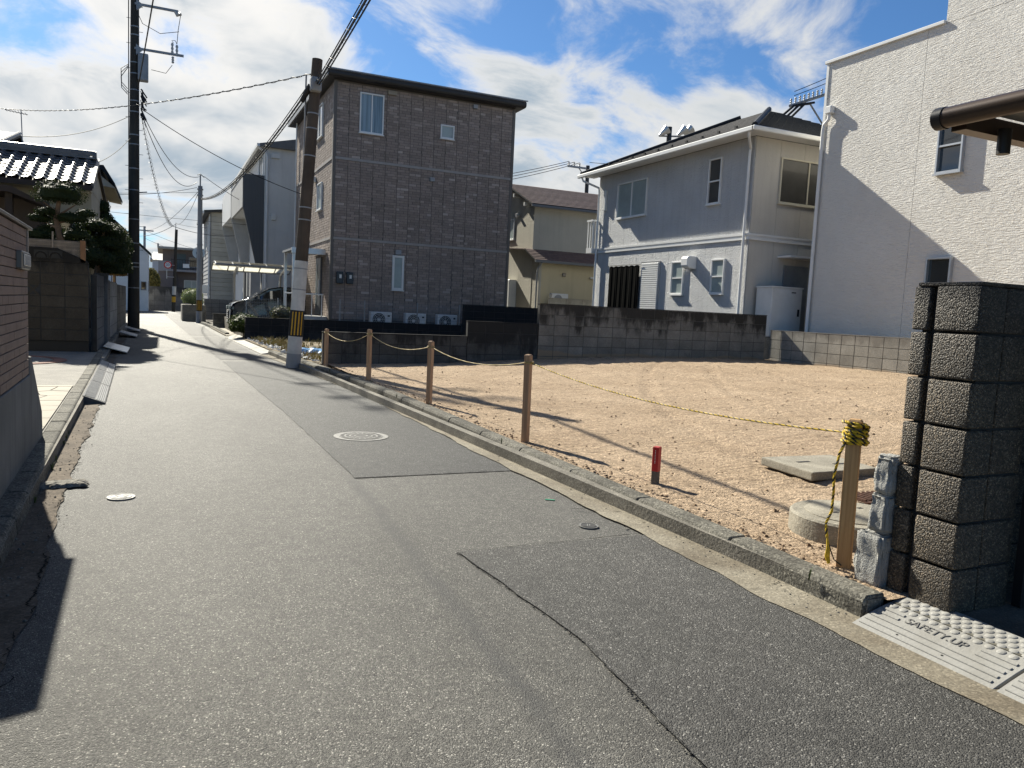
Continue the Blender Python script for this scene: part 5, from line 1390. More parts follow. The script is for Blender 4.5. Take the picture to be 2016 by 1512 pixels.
# ------------------------------------------------------------------ garden trees
random.seed(31)
def leafmat(name, a, b):
    m = bpy.data.materials.new(name); m.use_nodes = True
    t = m.node_tree; T = NT(t); bs = t.nodes['Principled BSDF']
    geo = T.n('ShaderNodeNewGeometry').outputs['Position']
    c = T.mix(T.rng(T.noise(geo, 6, 4, .6), .3, .7), a, b)
    T.set(bs, 'Base Color', c); bs.inputs['Roughness'].default_value = .65; bs.inputs['Specular IOR Level'].default_value = .15
    tr = T.n('ShaderNodeBsdfTranslucent', i={0: T.mix(1.0, c, (1.3, 1.5, .6), 'MULTIPLY')})
    mx = T.n('ShaderNodeMixShader', i={0: 0.14, 1: bs.outputs[0], 2: tr.outputs[0]})
    out = [n for n in t.nodes if n.type == 'OUTPUT_MATERIAL'][0]
    t.links.new(mx.outputs[0], out.inputs[0])
    return m
M_pine = leafmat('pine_needles', (0.032, 0.044, 0.014), (0.018, 0.026, 0.010))
M_hedge = leafmat('hedge_leaves', (0.040, 0.058, 0.018), (0.024, 0.036, 0.014))
M_bush = leafmat('bush_leaves', (0.065, 0.085, 0.025), (0.04, 0.055, 0.018))
M_bark = pmat('pine_bark', (0.22, 0.15, 0.10), .9, .5, 8, .8, 25)
def foliage(pads, size, per=1500, up=0.35):
    """leaf faces spread through ellipsoid pads, denser towards the skin"""
    v = []; f = []
    for (cx, cy, cz, rx, ry, rz) in pads:
        o0 = len(v); NU, NV = 14, 8      # dim inner mass of twigs that closes the crown
        for i in range(NV+1):
            for j in range(NU):
                th = math.pi*i/NV; ph = 2*math.pi*j/NU
                dd = Vector((math.sin(th)*math.cos(ph), math.sin(th)*math.sin(ph), max(-.5, math.cos(th))))
                kk = .74*(1+.25*noise.noise(Vector((dd.x*2.5+cx*5, dd.y*2.5+cy, dd.z*2.5+cz))))
                v.append(Vector((cx+dd.x*rx*kk, cy+dd.y*ry*kk, cz+dd.z*rz*kk)))
        for i in range(NV):
            for j in range(NU): f.append((o0+i*NU+j, o0+i*NU+(j+1) % NU, o0+(i+1)*NU+(j+1) % NU, o0+(i+1)*NU+j))
        n = int(per*(rx*ry+rx*rz+ry*rz)/0.3)
        for _ in range(n):
            d_ = Vector((random.gauss(0, 1), random.gauss(0, 1), random.gauss(0, 1))).normalized()
            k = random.random()**0.33
            lump = 1+0.14*noise.noise(Vector((d_.x*3+cx*5, d_.y*3+cy, d_.z*3+cz)))
            p = Vector((cx+d_.x*rx*k*lump, cy+d_.y*ry*k*lump, cz+d_.z*rz*k*lump))
            if p.z < cz-rz*.55: p.z = cz-rz*.55+random.uniform(0, .3)*rz
            nrm = (d_*0.7+Vector((random.gauss(0, .6), random.gauss(0, .6), random.gauss(0, .6)+up))).normalized()
            a = nrm.orthogonal().normalized(); b = nrm.cross(a); an = random.uniform(0, 6.28)
            a, b = a*math.cos(an)+b*math.sin(an), b*math.cos(an)-a*math.sin(an)
            s = size*random.uniform(.6, 1.4); w = s*random.uniform(.3, .55); o = len(v)
            v += [p-a*s, p+b*w, p+a*s, p-b*w]; f.append((o, o+1, o+2, o+3))
    return MB().add(v, f)
def fbuild(mb, name, mat, parent=None):
    me = bpy.data.meshes.new(name); me.from_pydata([tuple(p) for p in mb.v], [], mb.f); me.materials.append(mat)
    return link(name, me, parent)
def tree(name, label, base, pads, trunk, branches, size, mat=None, cat='tree', group=None):
    t = thing(name, label, cat, base, group)
    if trunk: MB().tube(trunk[0], trunk[1], 8).build('trunk', M_bark, t, smooth=True)
    for b in branches: MB().tube(b, [.03-.018*i/(len(b)-1) for i in range(len(b))], 6).build('branch', M_bark, t, smooth=True)
    fbuild(foliage(pads, size), 'crown', mat or M_pine, t)
    return t
# cloud-pruned pine with the big disc crown
P0 = [(-2.13, 20.5, 3.54, .58, .50, .34), (-2.38, 20.5, 3.13, .26, .2, .13), (-1.88, 20.45, 3.02, .40, .3, .16), (-1.60, 20.5, 3.16, .26, .2, .12), (-2.52, 20.6, 2.98, .28, .22, .13), (-2.32, 20.8, 2.76, .34, .24, .18), (-2.55, 20.4, 2.60, .38, .24, .16), (-1.78, 20.4, 2.66, .34, .24, .16), (-2.0, 21.0, 2.5, .4, .3, .25)]
tree('pruned_pine', 'cloud pruned pine with a broad disc shaped crown by the slat fence', (-2.13, 20.5, 1.0), P0,
     ([(-2.10, 20.5, 1.0), (-2.08, 20.5, 2.3), (-2.14, 20.5, 2.7), (-2.20, 20.5, 3.0), (-2.12, 20.5, 3.5)], [.10, .085, .075, .06, .04]),
     [[(-2.16, 20.5, 2.9), (-1.95, 20.48, 2.98), (-1.7, 20.5, 3.1)], [(-2.18, 20.5, 3.0), (-2.3, 20.5, 3.1)], [(-2.14, 20.5, 2.75), (-2.4, 20.55, 2.9)], [(-2.12, 20.5, 3.1), (-2.45, 20.5, 3.35)], [(-2.12, 20.5, 3.1), (-1.8, 20.5, 3.35)]], .022)
P1 = [(-1.45, 21.4, 2.95, .46, .5, .22), (-1.10, 22.0, 2.85, .36, .5, .26), (-1.30, 21.6, 2.58, .50, .55, .24), (-1.66, 21.0, 2.50, .38, .4, .2), (-1.35, 21.2, 2.18, .44, .5, .26), (-1.06, 22.0, 2.35, .38, .6, .34), (-1.48, 20.4, 2.22, .34, .3, .22), (-1.16, 21.8, 2.0, .38, .6, .26), (-1.0, 22.8, 2.6, .34, .7, .4), (-.98, 23.2, 2.1, .3, .8, .32), (-1.75, 21.8, 2.85, .35, .5, .25)]
tree('pruned_pine', 'layered dark pine spilling over the left street wall', (-1.55, 21.5, .5), P1,
     ([(-1.6, 21.5, .5), (-1.5, 21.5, 1.6), (-1.35, 21.6, 2.4), (-1.3, 21.6, 2.9)], [.09, .075, .06, .03]),
     [[(-1.45, 21.5, 2.0), (-1.2, 21.8, 2.25)], [(-1.4, 21.5, 2.2), (-1.6, 21.1, 2.4)], [(-1.35, 21.6, 2.5), (-1.1, 22.0, 2.8)]], .024)
P2 = [(-1.62, 26.5, 2.45, .35, 1.2, .7), (-1.58, 28.6, 2.6, .34, 1.2, .9), (-1.60, 30.8, 2.75, .34, 1.3, 1.0), (-1.62, 33.4, 2.9, .34, 1.5, 1.1), (-1.64, 24.4, 2.3, .36, 1.0, .5)]
tree('tall_hedge', 'tall dark clipped hedge running along the left wall to the pole', (-1.7, 29, 0), P2, None, [[(-1.62, y, 0), (-1.62, y, 2.2)] for y in (24.5, 26.5, 28.6, 30.8, 33.4)], .04, M_hedge, 'hedge')
tree('garden_tree', 'small dark tree beside the navy roof above the left garden', (-1.9, 27, 0), [(-1.75, 27.5, 4.0, .28, .4, .25), (-1.65, 27.5, 3.6, .30, .5, .28), (-1.9, 27, 3.2, .4, .5, .3)], ([(-1.9, 27.2, 0), (-1.85, 27.3, 2.0), (-1.75, 27.5, 3.9)], [.08, .06, .03]), [], .04, M_hedge)
tree('rust_hedge_top', 'rusty brown conifer top beside the large left pole', (-1.9, 36, 0), [(-1.75, 36, 3.6, .5, 1.2, .55), (-1.75, 36.5, 2.6, .5, 1.6, .9)], ([(-1.8, 36, 0), (-1.8, 36, 3.4)], [.08, .04]), [], .045, leafmat('rusty_leaves', (.16, .09, .035), (.07, .06, .025)))
for lab, x, y, z, rx, ry, rz, mt, nm in (('round variegated shrub on the planter beside the slim pole', 1.55, 47, 1.35, .62, .7, .5, leafmat('variegated_leaves', (.34, .36, .20), (.12, .16, .05)), 'shrub'),
        ('clipped green bush at the left end of the black retaining wall', 2.52, 27.3, .55, .55, .8, .38, M_bush, 'bush'), ('grey twiggy shrub behind the black retaining wall', 3.75, 27.4, .95, .42, .4, .26, leafmat('twig_leaves', (.16, .16, .11), (.08, .07, .05)), 'shrub'),
        ('distant yellowish tree by the pale far house', -.95, 80, 2.6, .8, .9, 1.2, leafmat('autumn_leaves', (.22, .17, .05), (.09, .10, .04)), 'tree')):
    t = thing('garden_'+nm, lab, nm, (x, y, max(0, z-rz)))
    fbuild(foliage([(x, y, z, rx, ry, rz), (x+rx*.3, y, z-rz*.5, rx*.7, ry*.8, rz*.6), (x-rx*.3, y+.1, z-rz*.4, rx*.6, ry*.7, rz*.6)], .035 if y < 60 else .10, 700), 'crown', mt, t)
    MB().tube([(x, y, 0), (x, y, z)], .04, 6).build('trunk', M_bark, t)
PLN = thing('planter', 'grey concrete planter under the variegated shrub', 'planter', (1.8, 47, 0))
MB().box(1.0, 2.2, 45.6, 49, 0, .9).build('box', M_conc, PLN, bevel=.02)
tag(block_wall('block_wall', 'dark block wall behind the slim grey pole', 2.3, 50.0, 'x', 2.6, 5, .4, .25, .14, 0, B_far, M_mortar_d), 'dark block wall behind the slim grey pole', 'wall')
block_wall('block_wall', 'short stained block wall stub at the parking space mouth', 2.05, 36.5, 'x', 1.4, 3, .46, .22, .14, 0.0, blockmat('stub_block', (.28, .27, .24), (.06, .06, .055), .7, .5, .7), M_mortar_d)

# ------------------------------------------------------------------ ramps on the left kerb
M_rub = pmat('dark_rubber', (0.10, 0.10, 0.10), .55, .3, 8, .5, 60)
M_rubl = pmat('worn_rubber', (0.34, .34, .335), .5, .3, 14, .4, 60)
def left_ramp(label, y0, y1):
    t = thing('kerb_ramp', label, 'ramp', (KL(y0)+.1, y0, 0), 'dark ramps along the left kerb')
    a0, a1 = KL(y0), KL(y1)
    MB().add([(a0+.002, y0, .0), (a0+.25, y0, .0), (a1+.25, y1, .0), (a1+.002, y1, .0), (a0+.002, y0, .115), (a0+.25, y0, .02), (a1+.25, y1, .02), (a1+.002, y1, .115)],
        [(3, 2, 1, 0), (4, 5, 6, 7), (0, 1, 5, 4), (1, 2, 6, 5), (2, 3, 7, 6), (3, 0, 4, 7)]).build('body', M_rub, t)
    L = y1-y0
    for k in range(5):
        w = .15+k*.02; z = .115-.38*w
        MB().add([(a0+w, y0+.03, z), (a0+w+.009, y0+.03, z-.003), (a1+w+.009, y1-.03, z-.003), (a1+w, y1-.03, z), (a0+w, y0+.03, z+.007), (a0+w+.009, y0+.03, z+.004), (a1+w+.009, y1-.03, z+.004), (a1+w, y1-.03, z+.007)],
            [(3, 2, 1, 0), (4, 5, 6, 7), (0, 1, 5, 4), (1, 2, 6, 5), (2, 3, 7, 6), (3, 0, 4, 7)]).build('rib', M_rubl, t)
    n = int(L/.09)
    for k in range(n):
        y = y0+.05+k*.09; x = KL(y)
        MB().add([(x+.02, y, .112), (x+.13, y+.02, .070), (x+.13, y+.055, .070), (x+.02, y+.035, .112), (x+.02, y, .117), (x+.13, y+.02, .075), (x+.13, y+.055, .075), (x+.02, y+.035, .117)],
            [(4, 5, 6, 7), (0, 1, 5, 4), (2, 3, 7, 6)]).build('tread', M_rubl, t)
left_ramp('patterned dark rubber kerb ramp at the near end of the left forecourt', 10.75, 12.6)
left_ramp('patterned dark rubber kerb ramp further along, touching the nearer one', 12.62, 14.5)
left_ramp('patterned dark rubber kerb ramp at the shaded far end of the forecourt', 14.52, 16.4)
def metal_ramp(label, y0, y1, k):
    t = thing('metal_ramp', label, 'ramp', (-1.1, y0, 0), 'checker plate ramps by the left garden wall')
    MB().add([(-1.20, y0, .16), (-.72, y0, .03), (-.72, y1, .03), (-1.20, y1, .16), (-1.20, y0, .18), (-.72, y0, .05), (-.72, y1, .05), (-1.20, y1, .18)],
        [(3, 2, 1, 0), (4, 5, 6, 7), (0, 1, 5, 4), (1, 2, 6, 5), (2, 3, 7, 6), (3, 0, 4, 7)]).build('plate', M_alu if k else M_rubl, t)
    for q in range(5): MB().box(-1.19+q*.03, -1.18+q*.03, y0+.02, y1-.02, .18-q*.008, .186-q*.008).build('rib', M_alu, t)
metal_ramp('bright metal ramp plate propped on the kerb before the large pole', 19.6, 21.3, 1)
metal_ramp('grey ramp plate in the shade just before the large pole', 26.8, 28.2, 0)
metal_ramp('grey ramp plate half hidden behind the base of the large pole', 30.6, 31.9, 0)
# pale driveway edge on the right beyond the pole
for k in range(9):
    y = 20.4+k*.95
    o = MB().add([(kr(y)-.12, y, 0), (kr(y)+.35, y, 0), (kr(y+.94)+.35, y+.94, 0), (kr(y+.94)-.12, y+.94, 0), (kr(y)-.12, y, .015), (kr(y)+.35, y, .10), (kr(y+.94)+.35, y+.94, .10), (kr(y+.94)-.12, y+.94, .015)],
        [(3, 2, 1, 0), (4, 5, 6, 7), (0, 1, 5, 4), (1, 2, 6, 5), (2, 3, 7, 6), (3, 0, 4, 7)]).build('sloped_kerb', pmat('pale_sloped_kerb', (.50, .48, .43), .85, .25, 4, .4, 50, objvar=.12), bevel=.006)
    struct(o)
struct(MB().prism([(2.1, 29), (8, 29), (8, 37), (1.95, 37)], 'z', -.02, .06).build('parking_space', M_pale))
TP = tag(fbuild(MB().add([(2.9+.09*i+.03*random.random(), 19.0+.20*j+.05*random.random(), .13+.05*random.random()+(.06 if 0 < j < 5 else 0)) for i in range(22) for j in range(8)], [(i*8+j, (i+1)*8+j, (i+1)*8+j+1, i*8+j+1) for i in range(21) for j in range(7)]), 'blue_tarp', pmat('blue_tarp', (.12, .33, .62), .4, .3, 5)), 'crumpled blue tarpaulin on the weedy lot behind the pole', 'tarpaulin')

# ------------------------------------------------------------------ car and carport
M_navy = pmat('navy_paint', (0.012, 0.016, 0.030), .22, spec=.6, coat=1.0)
CAR = thing('parked_van', 'dark navy minivan parked under the carport nose to the street', 'van', (4.6, 33.6, .06))
prof = [(2.50, .32), (2.46, .55), (2.48, .95), (2.56, 1.16), (2.75, 1.26), (3.22, 1.36), (3.98, 1.84), (4.35, 1.92), (5.6, 1.96), (6.7, 1.93), (6.95, 1.80), (7.10, 1.25), (7.12, .40), (7.0, .30)]
v = []; n = len(prof)
for (y, ins) in ((32.78, .10), (32.70, 0), (34.40, 0), (34.32, .10)):
    for (x, z) in prof:
        tin = max(0, (z-1.2))*0.22
        yy = y+tin if y < 33.5 else y-tin
        cx = x+(ins if x < 3 else (-ins if x > 6.8 else 0)); cz = z-(ins*.4 if z > 1.5 else 0)
        v.append((cx, yy, cz))
f = [tuple(range(n))[::-1], tuple(range(3*n, 4*n))]
for s in range(3):
    for i in range(n): f.append((s*n+i, s*n+(i+1) % n, (s+1)*n+(i+1) % n, (s+1)*n+i))
MB().add(v, f).build('body', M_navy, CAR, smooth=True, bevel=.03, seg=2)
g_ = lambda pts, nm: MB().add([(x, 32.705-.022+max(0, z-1.2)*.22+dy, z) for dy in (0, .03) for x, z in pts], [tuple(range(len(pts))), tuple(range(len(pts), 2*len(pts)))[::-1]]+[(i, (i+1) % len(pts), len(pts)+(i+1) % len(pts), len(pts)+i) for i in range(len(pts))]).build(nm, M_glass, CAR)
g_([(3.42, 1.36), (4.02, 1.74), (4.42, 1.80), (4.42, 1.36)], 'side_window'); g_([(4.50, 1.36), (4.50, 1.81), (5.6, 1.83), (5.6, 1.36)], 'side_window'); g_([(5.68, 1.36), (5.68, 1.83), (6.7, 1.80), (6.85, 1.36)], 'side_window')
MB().add([(3.25, 32.95, 1.40), (3.25, 34.15, 1.40), (3.93, 34.05, 1.82), (3.93, 33.05, 1.82)], [(0, 1, 2, 3)]).build('windscreen', M_glass, CAR).location = (-.012, 0, .022)
for x in (3.35, 6.2):
    for y in (32.74, 34.20):
        w = MB().tube([(x, y-.06, .39), (x, y+.16, .39)], .33, 28).build('wheel', M_black, CAR, smooth=True)
        MB().tube([(x, y-.075, .39), (x, y-.06, .39)], .21, 20).build('rim', M_greymetal, w)
MB().box(2.44, 2.62, 32.74, 33.10, .92, 1.08).build('headlight', M_frost, CAR, bevel=.03); MB().box(2.44, 2.62, 34.0, 34.36, .92, 1.08).build('headlight', M_frost, CAR, bevel=.03)
gl = MB().box(2.43, 2.5, 33.1, 34.0, .55, .90).build('grille', M_black, CAR, bevel=.02)
for k in range(4): MB().box(2.42, 2.43, 33.12, 33.98, .58+k*.08, .60+k*.08).build('grille_bar', M_alu, gl)
MB().box(2.42, 2.45, 33.35, 33.75, .40, .53).build('number_plate', M_wplastic, CAR)
MB().box(3.45, 3.6, 32.50, 32.70, 1.36, 1.54).build('mirror', M_navy, CAR, bevel=.03)
C2 = thing('curved_carport', 'curved carport roof of pale translucent panels over the navy van', 'carport', (3.5, 33, 0))
arc = [(31.4, 2.66), (31.9, 2.76), (32.5, 2.80), (33.1, 2.78), (33.7, 2.70), (34.3, 2.52)]
def pm():
    m = bpy.data.materials.new('clear_polycarbonate'); m.use_nodes = True
    t = m.node_tree; T = NT(t)
    tr = T.n('ShaderNodeBsdfTranslucent', i={0: (.82, .80, .72, 1)}); tp = T.n('ShaderNodeBsdfTransparent', i={0: (.8, .8, .78, 1)}); gl_ = T.n('ShaderNodeBsdfGlossy', i={0: (.6, .6, .6, 1), 1: .2})
    a = T.n('ShaderNodeMixShader', i={0: .35, 1: tr.outputs[0], 2: tp.outputs[0]}); b = T.n('ShaderNodeMixShader', i={0: .10, 1: a.outputs[0], 2: gl_.outputs[0]})
    out = [n for n in t.nodes if n.type == 'OUTPUT_MATERIAL'][0]; t.links.new(b.outputs[0], out.inputs[0])
    return m
M_pc = pm(); xs_ = [1.85+.62*k for k in range(6)]
for xa, xb in zip(xs_, xs_[1:]):
    for (ya, za), (yb, zb) in zip(arc, arc[1:]):
        MB().add([(xa+.02, ya+.01, za), (xb-.02, ya+.01, za), (xb-.02, yb-.01, zb), (xa+.02, yb-.01, zb), (xa+.02, ya+.01, za+.006), (xb-.02, ya+.01, za+.006), (xb-.02, yb-.01, zb+.006), (xa+.02, yb-.01, zb+.006)],
            [(3, 2, 1, 0), (4, 5, 6, 7), (0, 1, 5, 4), (1, 2, 6, 5), (2, 3, 7, 6), (3, 0, 4, 7)]).build('roof_panel', M_pc, C2)
for x in xs_: MB().tube([(x, y, z-.02) for y, z in arc], .025, 6).build('rafter', M_greymetal, C2)
for (y, z) in arc: MB().tube([(xs_[0], y, z-.015), (xs_[-1], y, z-.015)], .022 if y not in (31.4, 34.3) else .04, 6).build('purlin', M_greymetal, C2)
MB().tube([(2.75, 31.6, 2.60), (2.75, 32.8, 2.68), (2.75, 34.2, 2.45), (2.75, 34.4, 2.2), (2.75, 34.4, 0)], .05, 8).build('post', M_alu, C2)
MB().tube([(4.6, 31.6, 2.60), (4.6, 32.8, 2.68), (4.6, 34.2, 2.45), (4.6, 34.4, 2.2), (4.6, 34.4, 0)], .05, 8).build('post', M_alu, C2)

# ------------------------------------------------------------------ utility poles
M_pole = pmat('weathered_pole', (0.060, .055, .045), .75, .4, 1.2, .4, 30, .25, streak=.4)
M_polew = pmat('white_pole_paint', (0.62, .61, .58), .6, .25, 4, streak=.25)
M_poleg = pmat('grey_pole', (0.30, .31, .32), .6, .2, 2, streak=.25)
M_ylw = pmat('yellow_reflector', (.62, .34, .02), .5, .2, 8)
def taper(mb, x, y, z0, z1, r0, r1, n=16, lx=0, ly=0): return mb.tube([(x, y, z0), (x+lx, y+ly, z1)], [r0, r1], n)
# large left pole
BP = thing('utility_pole', 'tall dark utility pole with crossarms on the left side of the street', 'utility pole', (-1, 33.3, 0))
taper(MB(), -1.0, 33.3, -.05, 17.4, .215, .115, 20, .05).build('shaft', M_pole, BP, smooth=True)
px_ = lambda z: -1.0+.05*z/17.4
pr_ = lambda z: .215-.10*z/17.4
for z in (1.6, 2.4, 2.55, 3.3, 4.2, 5.3, 6.1, 7.0, 7.35, 8.2, 8.6, 9.0, 9.6, 10.0, 11.0, 11.3, 13, 14.5):
    MB().tube([(px_(z), 33.3, z-.02), (px_(z), 33.3, z+.02)], pr_(z)+.006, 18).build('band', M_greymetal, BP)
for k in range(30):
    z = 2.6+k*.45; s = 1 if k % 2 else -1
    MB().tube([(px_(z)+s*pr_(z)*.9, 33.3, z), (px_(z)+s*(pr_(z)+.13), 33.3, z)], .010, 6).build('step_bolt', M_greymetal, BP)
def arm(z, x1, y=33.15):
    a = MB().box(px_(z), x1, y-.04, y+.04, z-.04, z+.04).build('crossarm', M_greymetal, BP)
    MB().prism([(px_(z)+.05, z-.25), (px_(z)+.28, z-.03), (px_(z)+.28, z+.0), (px_(z)+.05, z+.15)], 'y', y-.05, y+.05).build('bracket', M_greymetal, a)
    return a
M_porc = pmat('porcelain', (.50, .50, .48), .3, .15, 5)
def insulator(parent, x, y, z, h=.3, down=False):
    pts = []; rr = []
    for k in range(7):
        pts.append((x, y, z+(h*k/6)*(-1 if down else 1))); rr.append(.055 if k % 2 else .03)
    MB().tube(pts, rr, 10).build('insulator', M_porc, parent, smooth=True)
a1 = arm(12.1, .52); a2 = arm(10.5, .72)
MB().tube([(.40, 33.15, 12.10), (.48, 33.1, 11.95), (.62, 33.1, 12.02)], [.05, .07, .06], 10).build('strain_clamp', M_porc, a1, smooth=True)
insulator(a2, .32, 33.15, 10.50, .42); insulator(a2, .48, 33.15, 10.45, .42); insulator(a2, .34, 33.15, 10.42, .25, True)
for z, xa, xb in ((14.6, -1.9, .1), (16.0, -2.1, .3), (16.9, -2.1, .3)):
    q = MB().box(xa, xb, 33.10, 33.18, z-.05, z+.05).build('crossarm', M_greymetal, BP)
    for k in range(3): insulator(q, xa+.1+k*(xb-xa-.2)/2, 33.14, z+.05, .28)
MB().box(-.86, -.50, 33.05, 33.4, 9.35, 10.35).build('transformer', M_greymetal, BP, bevel=.05, seg=2)
for k in range(3): MB().tube([(-1.18, 33.2, 9.9-k*.05), (-1.42, 33.15, 9.7-k*.15), (-1.40, 33.15, 9.2-k*.1), (-1.2, 33.2, 9.0-k*.1)], .014, 5).build('jumper', M_cable, BP, smooth=True)
MB().tube([(.60, 33.1, 11.95), (.52, 33.12, 11.4), (.48, 33.15, 10.9)], .012, 5).build('jumper', M_cable, BP)
MB().tube([(.36, 33.15, 10.92), (.30, 33.15, 11.0), (.42, 33.15, 11.02), (.48, 33.15, 10.9)], .012, 5).build('jumper', M_cable, BP, smooth=True)
MB().tube([(-1.0, 33.05, 12.05), (-.7, 33.05, 11.4), (-.1, 33.05, 11.15), (.55, 33.1, 11.35)], .012, 5).build('jumper', M_cable, BP, smooth=True)
MB().tube([(.32, 33.15, 10.1), (.1, 33.1, 9.75), (-.4, 33.1, 9.8)], .012, 5).build('jumper', M_cable, BP, smooth=True)
MB().tube([(-1.17, 33.15, 12.3), (-1.16, 33.12, 4.9)], .02, 6).build('conduit', M_cable, BP)
for k in range(26):   # knot of splices and clamps
    z = 8.0+random.random()*1.1; a = random.uniform(-1.2, .6)
    MB().tube([(px_(z)+.20+.10*random.random(), 33.2+.2*math.sin(a), z), (px_(z)+.25+.18*random.random(), 33.1+.2*math.sin(a), z-random.uniform(.1, .35))], random.uniform(.012, .03), 6).build('cable_clamp', M_cable, BP)
MB().tube([(px_(5.2)+.17, 33.2, 5.22), (px_(5.2)+.45, 33.15, 5.26)], .02, 6).build('hook', M_greymetal, BP)
# middle pole, painted white below
MP = thing('utility_pole', 'leaning old pole with a white lower half beside the weedy lot', 'utility pole', (2.53, 16.5, 0))
LX = 0.36; lx_ = lambda z: 2.50+LX*z/6.3; mr = lambda z: .145-.040*z/6.3
def seg_(z0, z1, e, mat, nm): return MB().tube([(lx_(z0), 16.5, z0), (lx_(z1), 16.5, z1)], [mr(z0)+e, mr(z1)+e], 24).build(nm, mat, MP, smooth=True)
seg_(-.05, 6.30, 0, pmat('brown_pole', (0.115, .090, .070), .8, .4, 1.5, .4, 30, .2, streak=.4), 'shaft'); seg_(0.0, .30, .006, M_poleg, 'base_sleeve'); seg_(.30, 2.22, .004, M_polew, 'white_sleeve')
seg_(.66, 1.20, .008, M_black, 'warning_wrap')
for an in (-2.35, -1.9, -1.45, -1.0):
    s = MB(); r = mr(.9)+.0095
    vv = []
    for z in (.69, 1.17):
        for q in (-.095, .095): vv.append((lx_(z)+(mr(z)+.0105)*math.cos(an+q), 16.5+(mr(z)+.0105)*math.sin(an+q), z))
    s.add(vv, [(0, 1, 3, 2)]).build('yellow_stripe', M_ylw, MP)
for z in (1.62, 2.05, 3.05, 3.3, 4.35, 4.9, 5.2, 5.75): seg_(z, z+.025, .006, M_greymetal, 'band')
MB().box(2.70, 2.92, 16.25, 16.45, 5.62, 5.90).build('terminal_box', M_poleg, MP, bevel=.04, seg=2)
MB().tube([(2.72, 16.42, 5.75), (2.58, 16.6, 5.45)], [.055, .05], 10).build('splice_closure', M_cable, MP)
MB().tube([(2.67, 16.66, 6.0), (2.64, 16.66, 2.4)], .018, 6).build('conduit', M_greymetal, MP)
MB().box(2.70, 2.74, 16.36, 16.40, .3, .34).build('clip', M_greymetal, MP)
# slim grey pole
SP = thing('utility_pole', 'slim grey pole with a striped base halfway down the right side', 'utility pole', (1.76, 43.27, 0))
taper(MB(), 1.76, 43.27, -.05, 7.0, .155, .11, 18).build('shaft', M_poleg, SP, smooth=True)
MB().tube([(1.76, 43.27, 7.0), (1.76, 43.27, 7.55)], .035, 8).build('top_pin', M_greymetal, SP)
MB().tube([(1.76, 43.27, .62), (1.76, 43.27, 1.20)], .158, 18).build('warning_wrap', M_black, SP)
for an in (-2.35, -1.9, -1.45, -1.0):
    MB().add([(1.76+.161*math.cos(an+q), 43.27+.161*math.sin(an+q), z) for z in (.66, 1.17) for q in (-.1, .1)], [(0, 1, 3, 2)]).build('yellow_stripe', M_ylw, SP)
for z in (3.35, 4.0, 6.5, 6.8): MB().tube([(1.76, 43.27, z), (1.76, 43.27, z+.06)], .15, 18).build('band', M_greymetal, SP)
MB().tube([(1.62, 43.0, 7.5), (1.76, 43.27, 7.6), (1.95, 43.3, 7.45)], .02, 6).build('clamp', M_cable, SP)
RSN = thing('round_sign', 'back of a round traffic sign on the slim grey pole', 'sign', (1.76, 43.4, 3.5))
MB().tube([(1.72, 43.46, 3.62), (1.72, 43.48, 3.62)], .30, 28).build('disc', M_alu, RSN)
MB().box(1.6, 1.92, 43.40, 43.46, 3.55, 3.65).build('bracket', M_greymetal, RSN)
# far wooden pole with speed sign
FP = thing('utility_pole', 'thin dark pole carrying the speed limit sign at the street end', 'utility pole', (.88, 70, 0))
taper(MB(), .86, 70, -.05, 6.75, .15, .11, 14, .2).build('shaft', M_pole, FP, smooth=True)
MB().tube([(.90, 70, 1.4), (.92, 70, 2.1)], .16, 14).build('white_band', M_polew, FP); MB().tube([(.88, 70, .8), (.89, 70, 1.25)], .16, 14).build('warning_wrap', M_ylw, FP)
MB().tube([(1.0, 70, 6.7), (1.02, 70, 7.3)], .03, 6).build('top_pin', M_greymetal, FP)
S3 = thing('speed_sign', 'round red bordered speed limit sign reading 30', 'sign', (.45, 69.7, 3.8))
MB().tube([(.42, 69.70, 3.82), (.42, 69.73, 3.82)], .30, 30).build('disc', pmat('sign_red', (.55, .02, .02), .5), S3)
MB().tube([(.42, 69.69, 3.82), (.42, 69.70, 3.82)], .215, 30).build('face', M_white, S3)
link('numerals', text_mesh('30', .32, .002, pmat('sign_blue', (.02, .05, .25), .5), 'numerals'), S3, loc=(.42, 69.685, 3.82), rot=(math.pi/2, 0, 0))
for z in (3.82, 2.85): MB().tube([(.35, 69.76, z), (.92, 69.9, z)], .025, 6).build('bracket', M_alu, S3)
MB().tube([(.35, 69.76, 2.7), (.35, 69.76, 3.4)], .03, 6).build('stem', M_alu, S3)
FP2 = thing('utility_pole', 'far grey pole with a small transformer above the white gabled house', 'utility pole', (-2.05, 110, 0))
taper(MB(), -2.05, 110, 0, 9.9, .17, .14, 12).build('shaft', M_poleg, FP2)
MB().box(-2.9, -1.0, 109.9, 110, 9.3, 9.45).build('crossarm', M_greymetal, FP2); MB().box(-2.75, -2.4, 109.7, 110, 6.7, 7.5).build('transformer', M_greymetal, FP2)
PB = thing('utility_pole', 'dark pole with a single crossarm behind the beige house', 'utility pole', (22.4, 40, 0))
taper(MB(), 22.5, 40, 0, 10.0, .13, .11, 12).build('shaft', M_dark, PB)
ca = MB().box(21.15, 22.6, 39.95, 40.05, 9.78, 9.88).build('crossarm', M_greymetal, PB); MB().tube([(21.9, 40, 9.8), (22.5, 40, 9.2)], .03, 6).build('brace', M_greymetal, PB)
for k in range(3): insulator(ca, 21.25+k*.35, 40, 9.88, .2)
LP_ = thing('floodlight_cluster', 'cluster of grey floodlights on a dark mast above the grey roof', 'floodlight', (31.5, 45.0, 0))
MB().tube([(31.55, 45.0, 0), (31.52, 45.0, 14.4)], .17, 12).build('mast', M_dark, LP_)
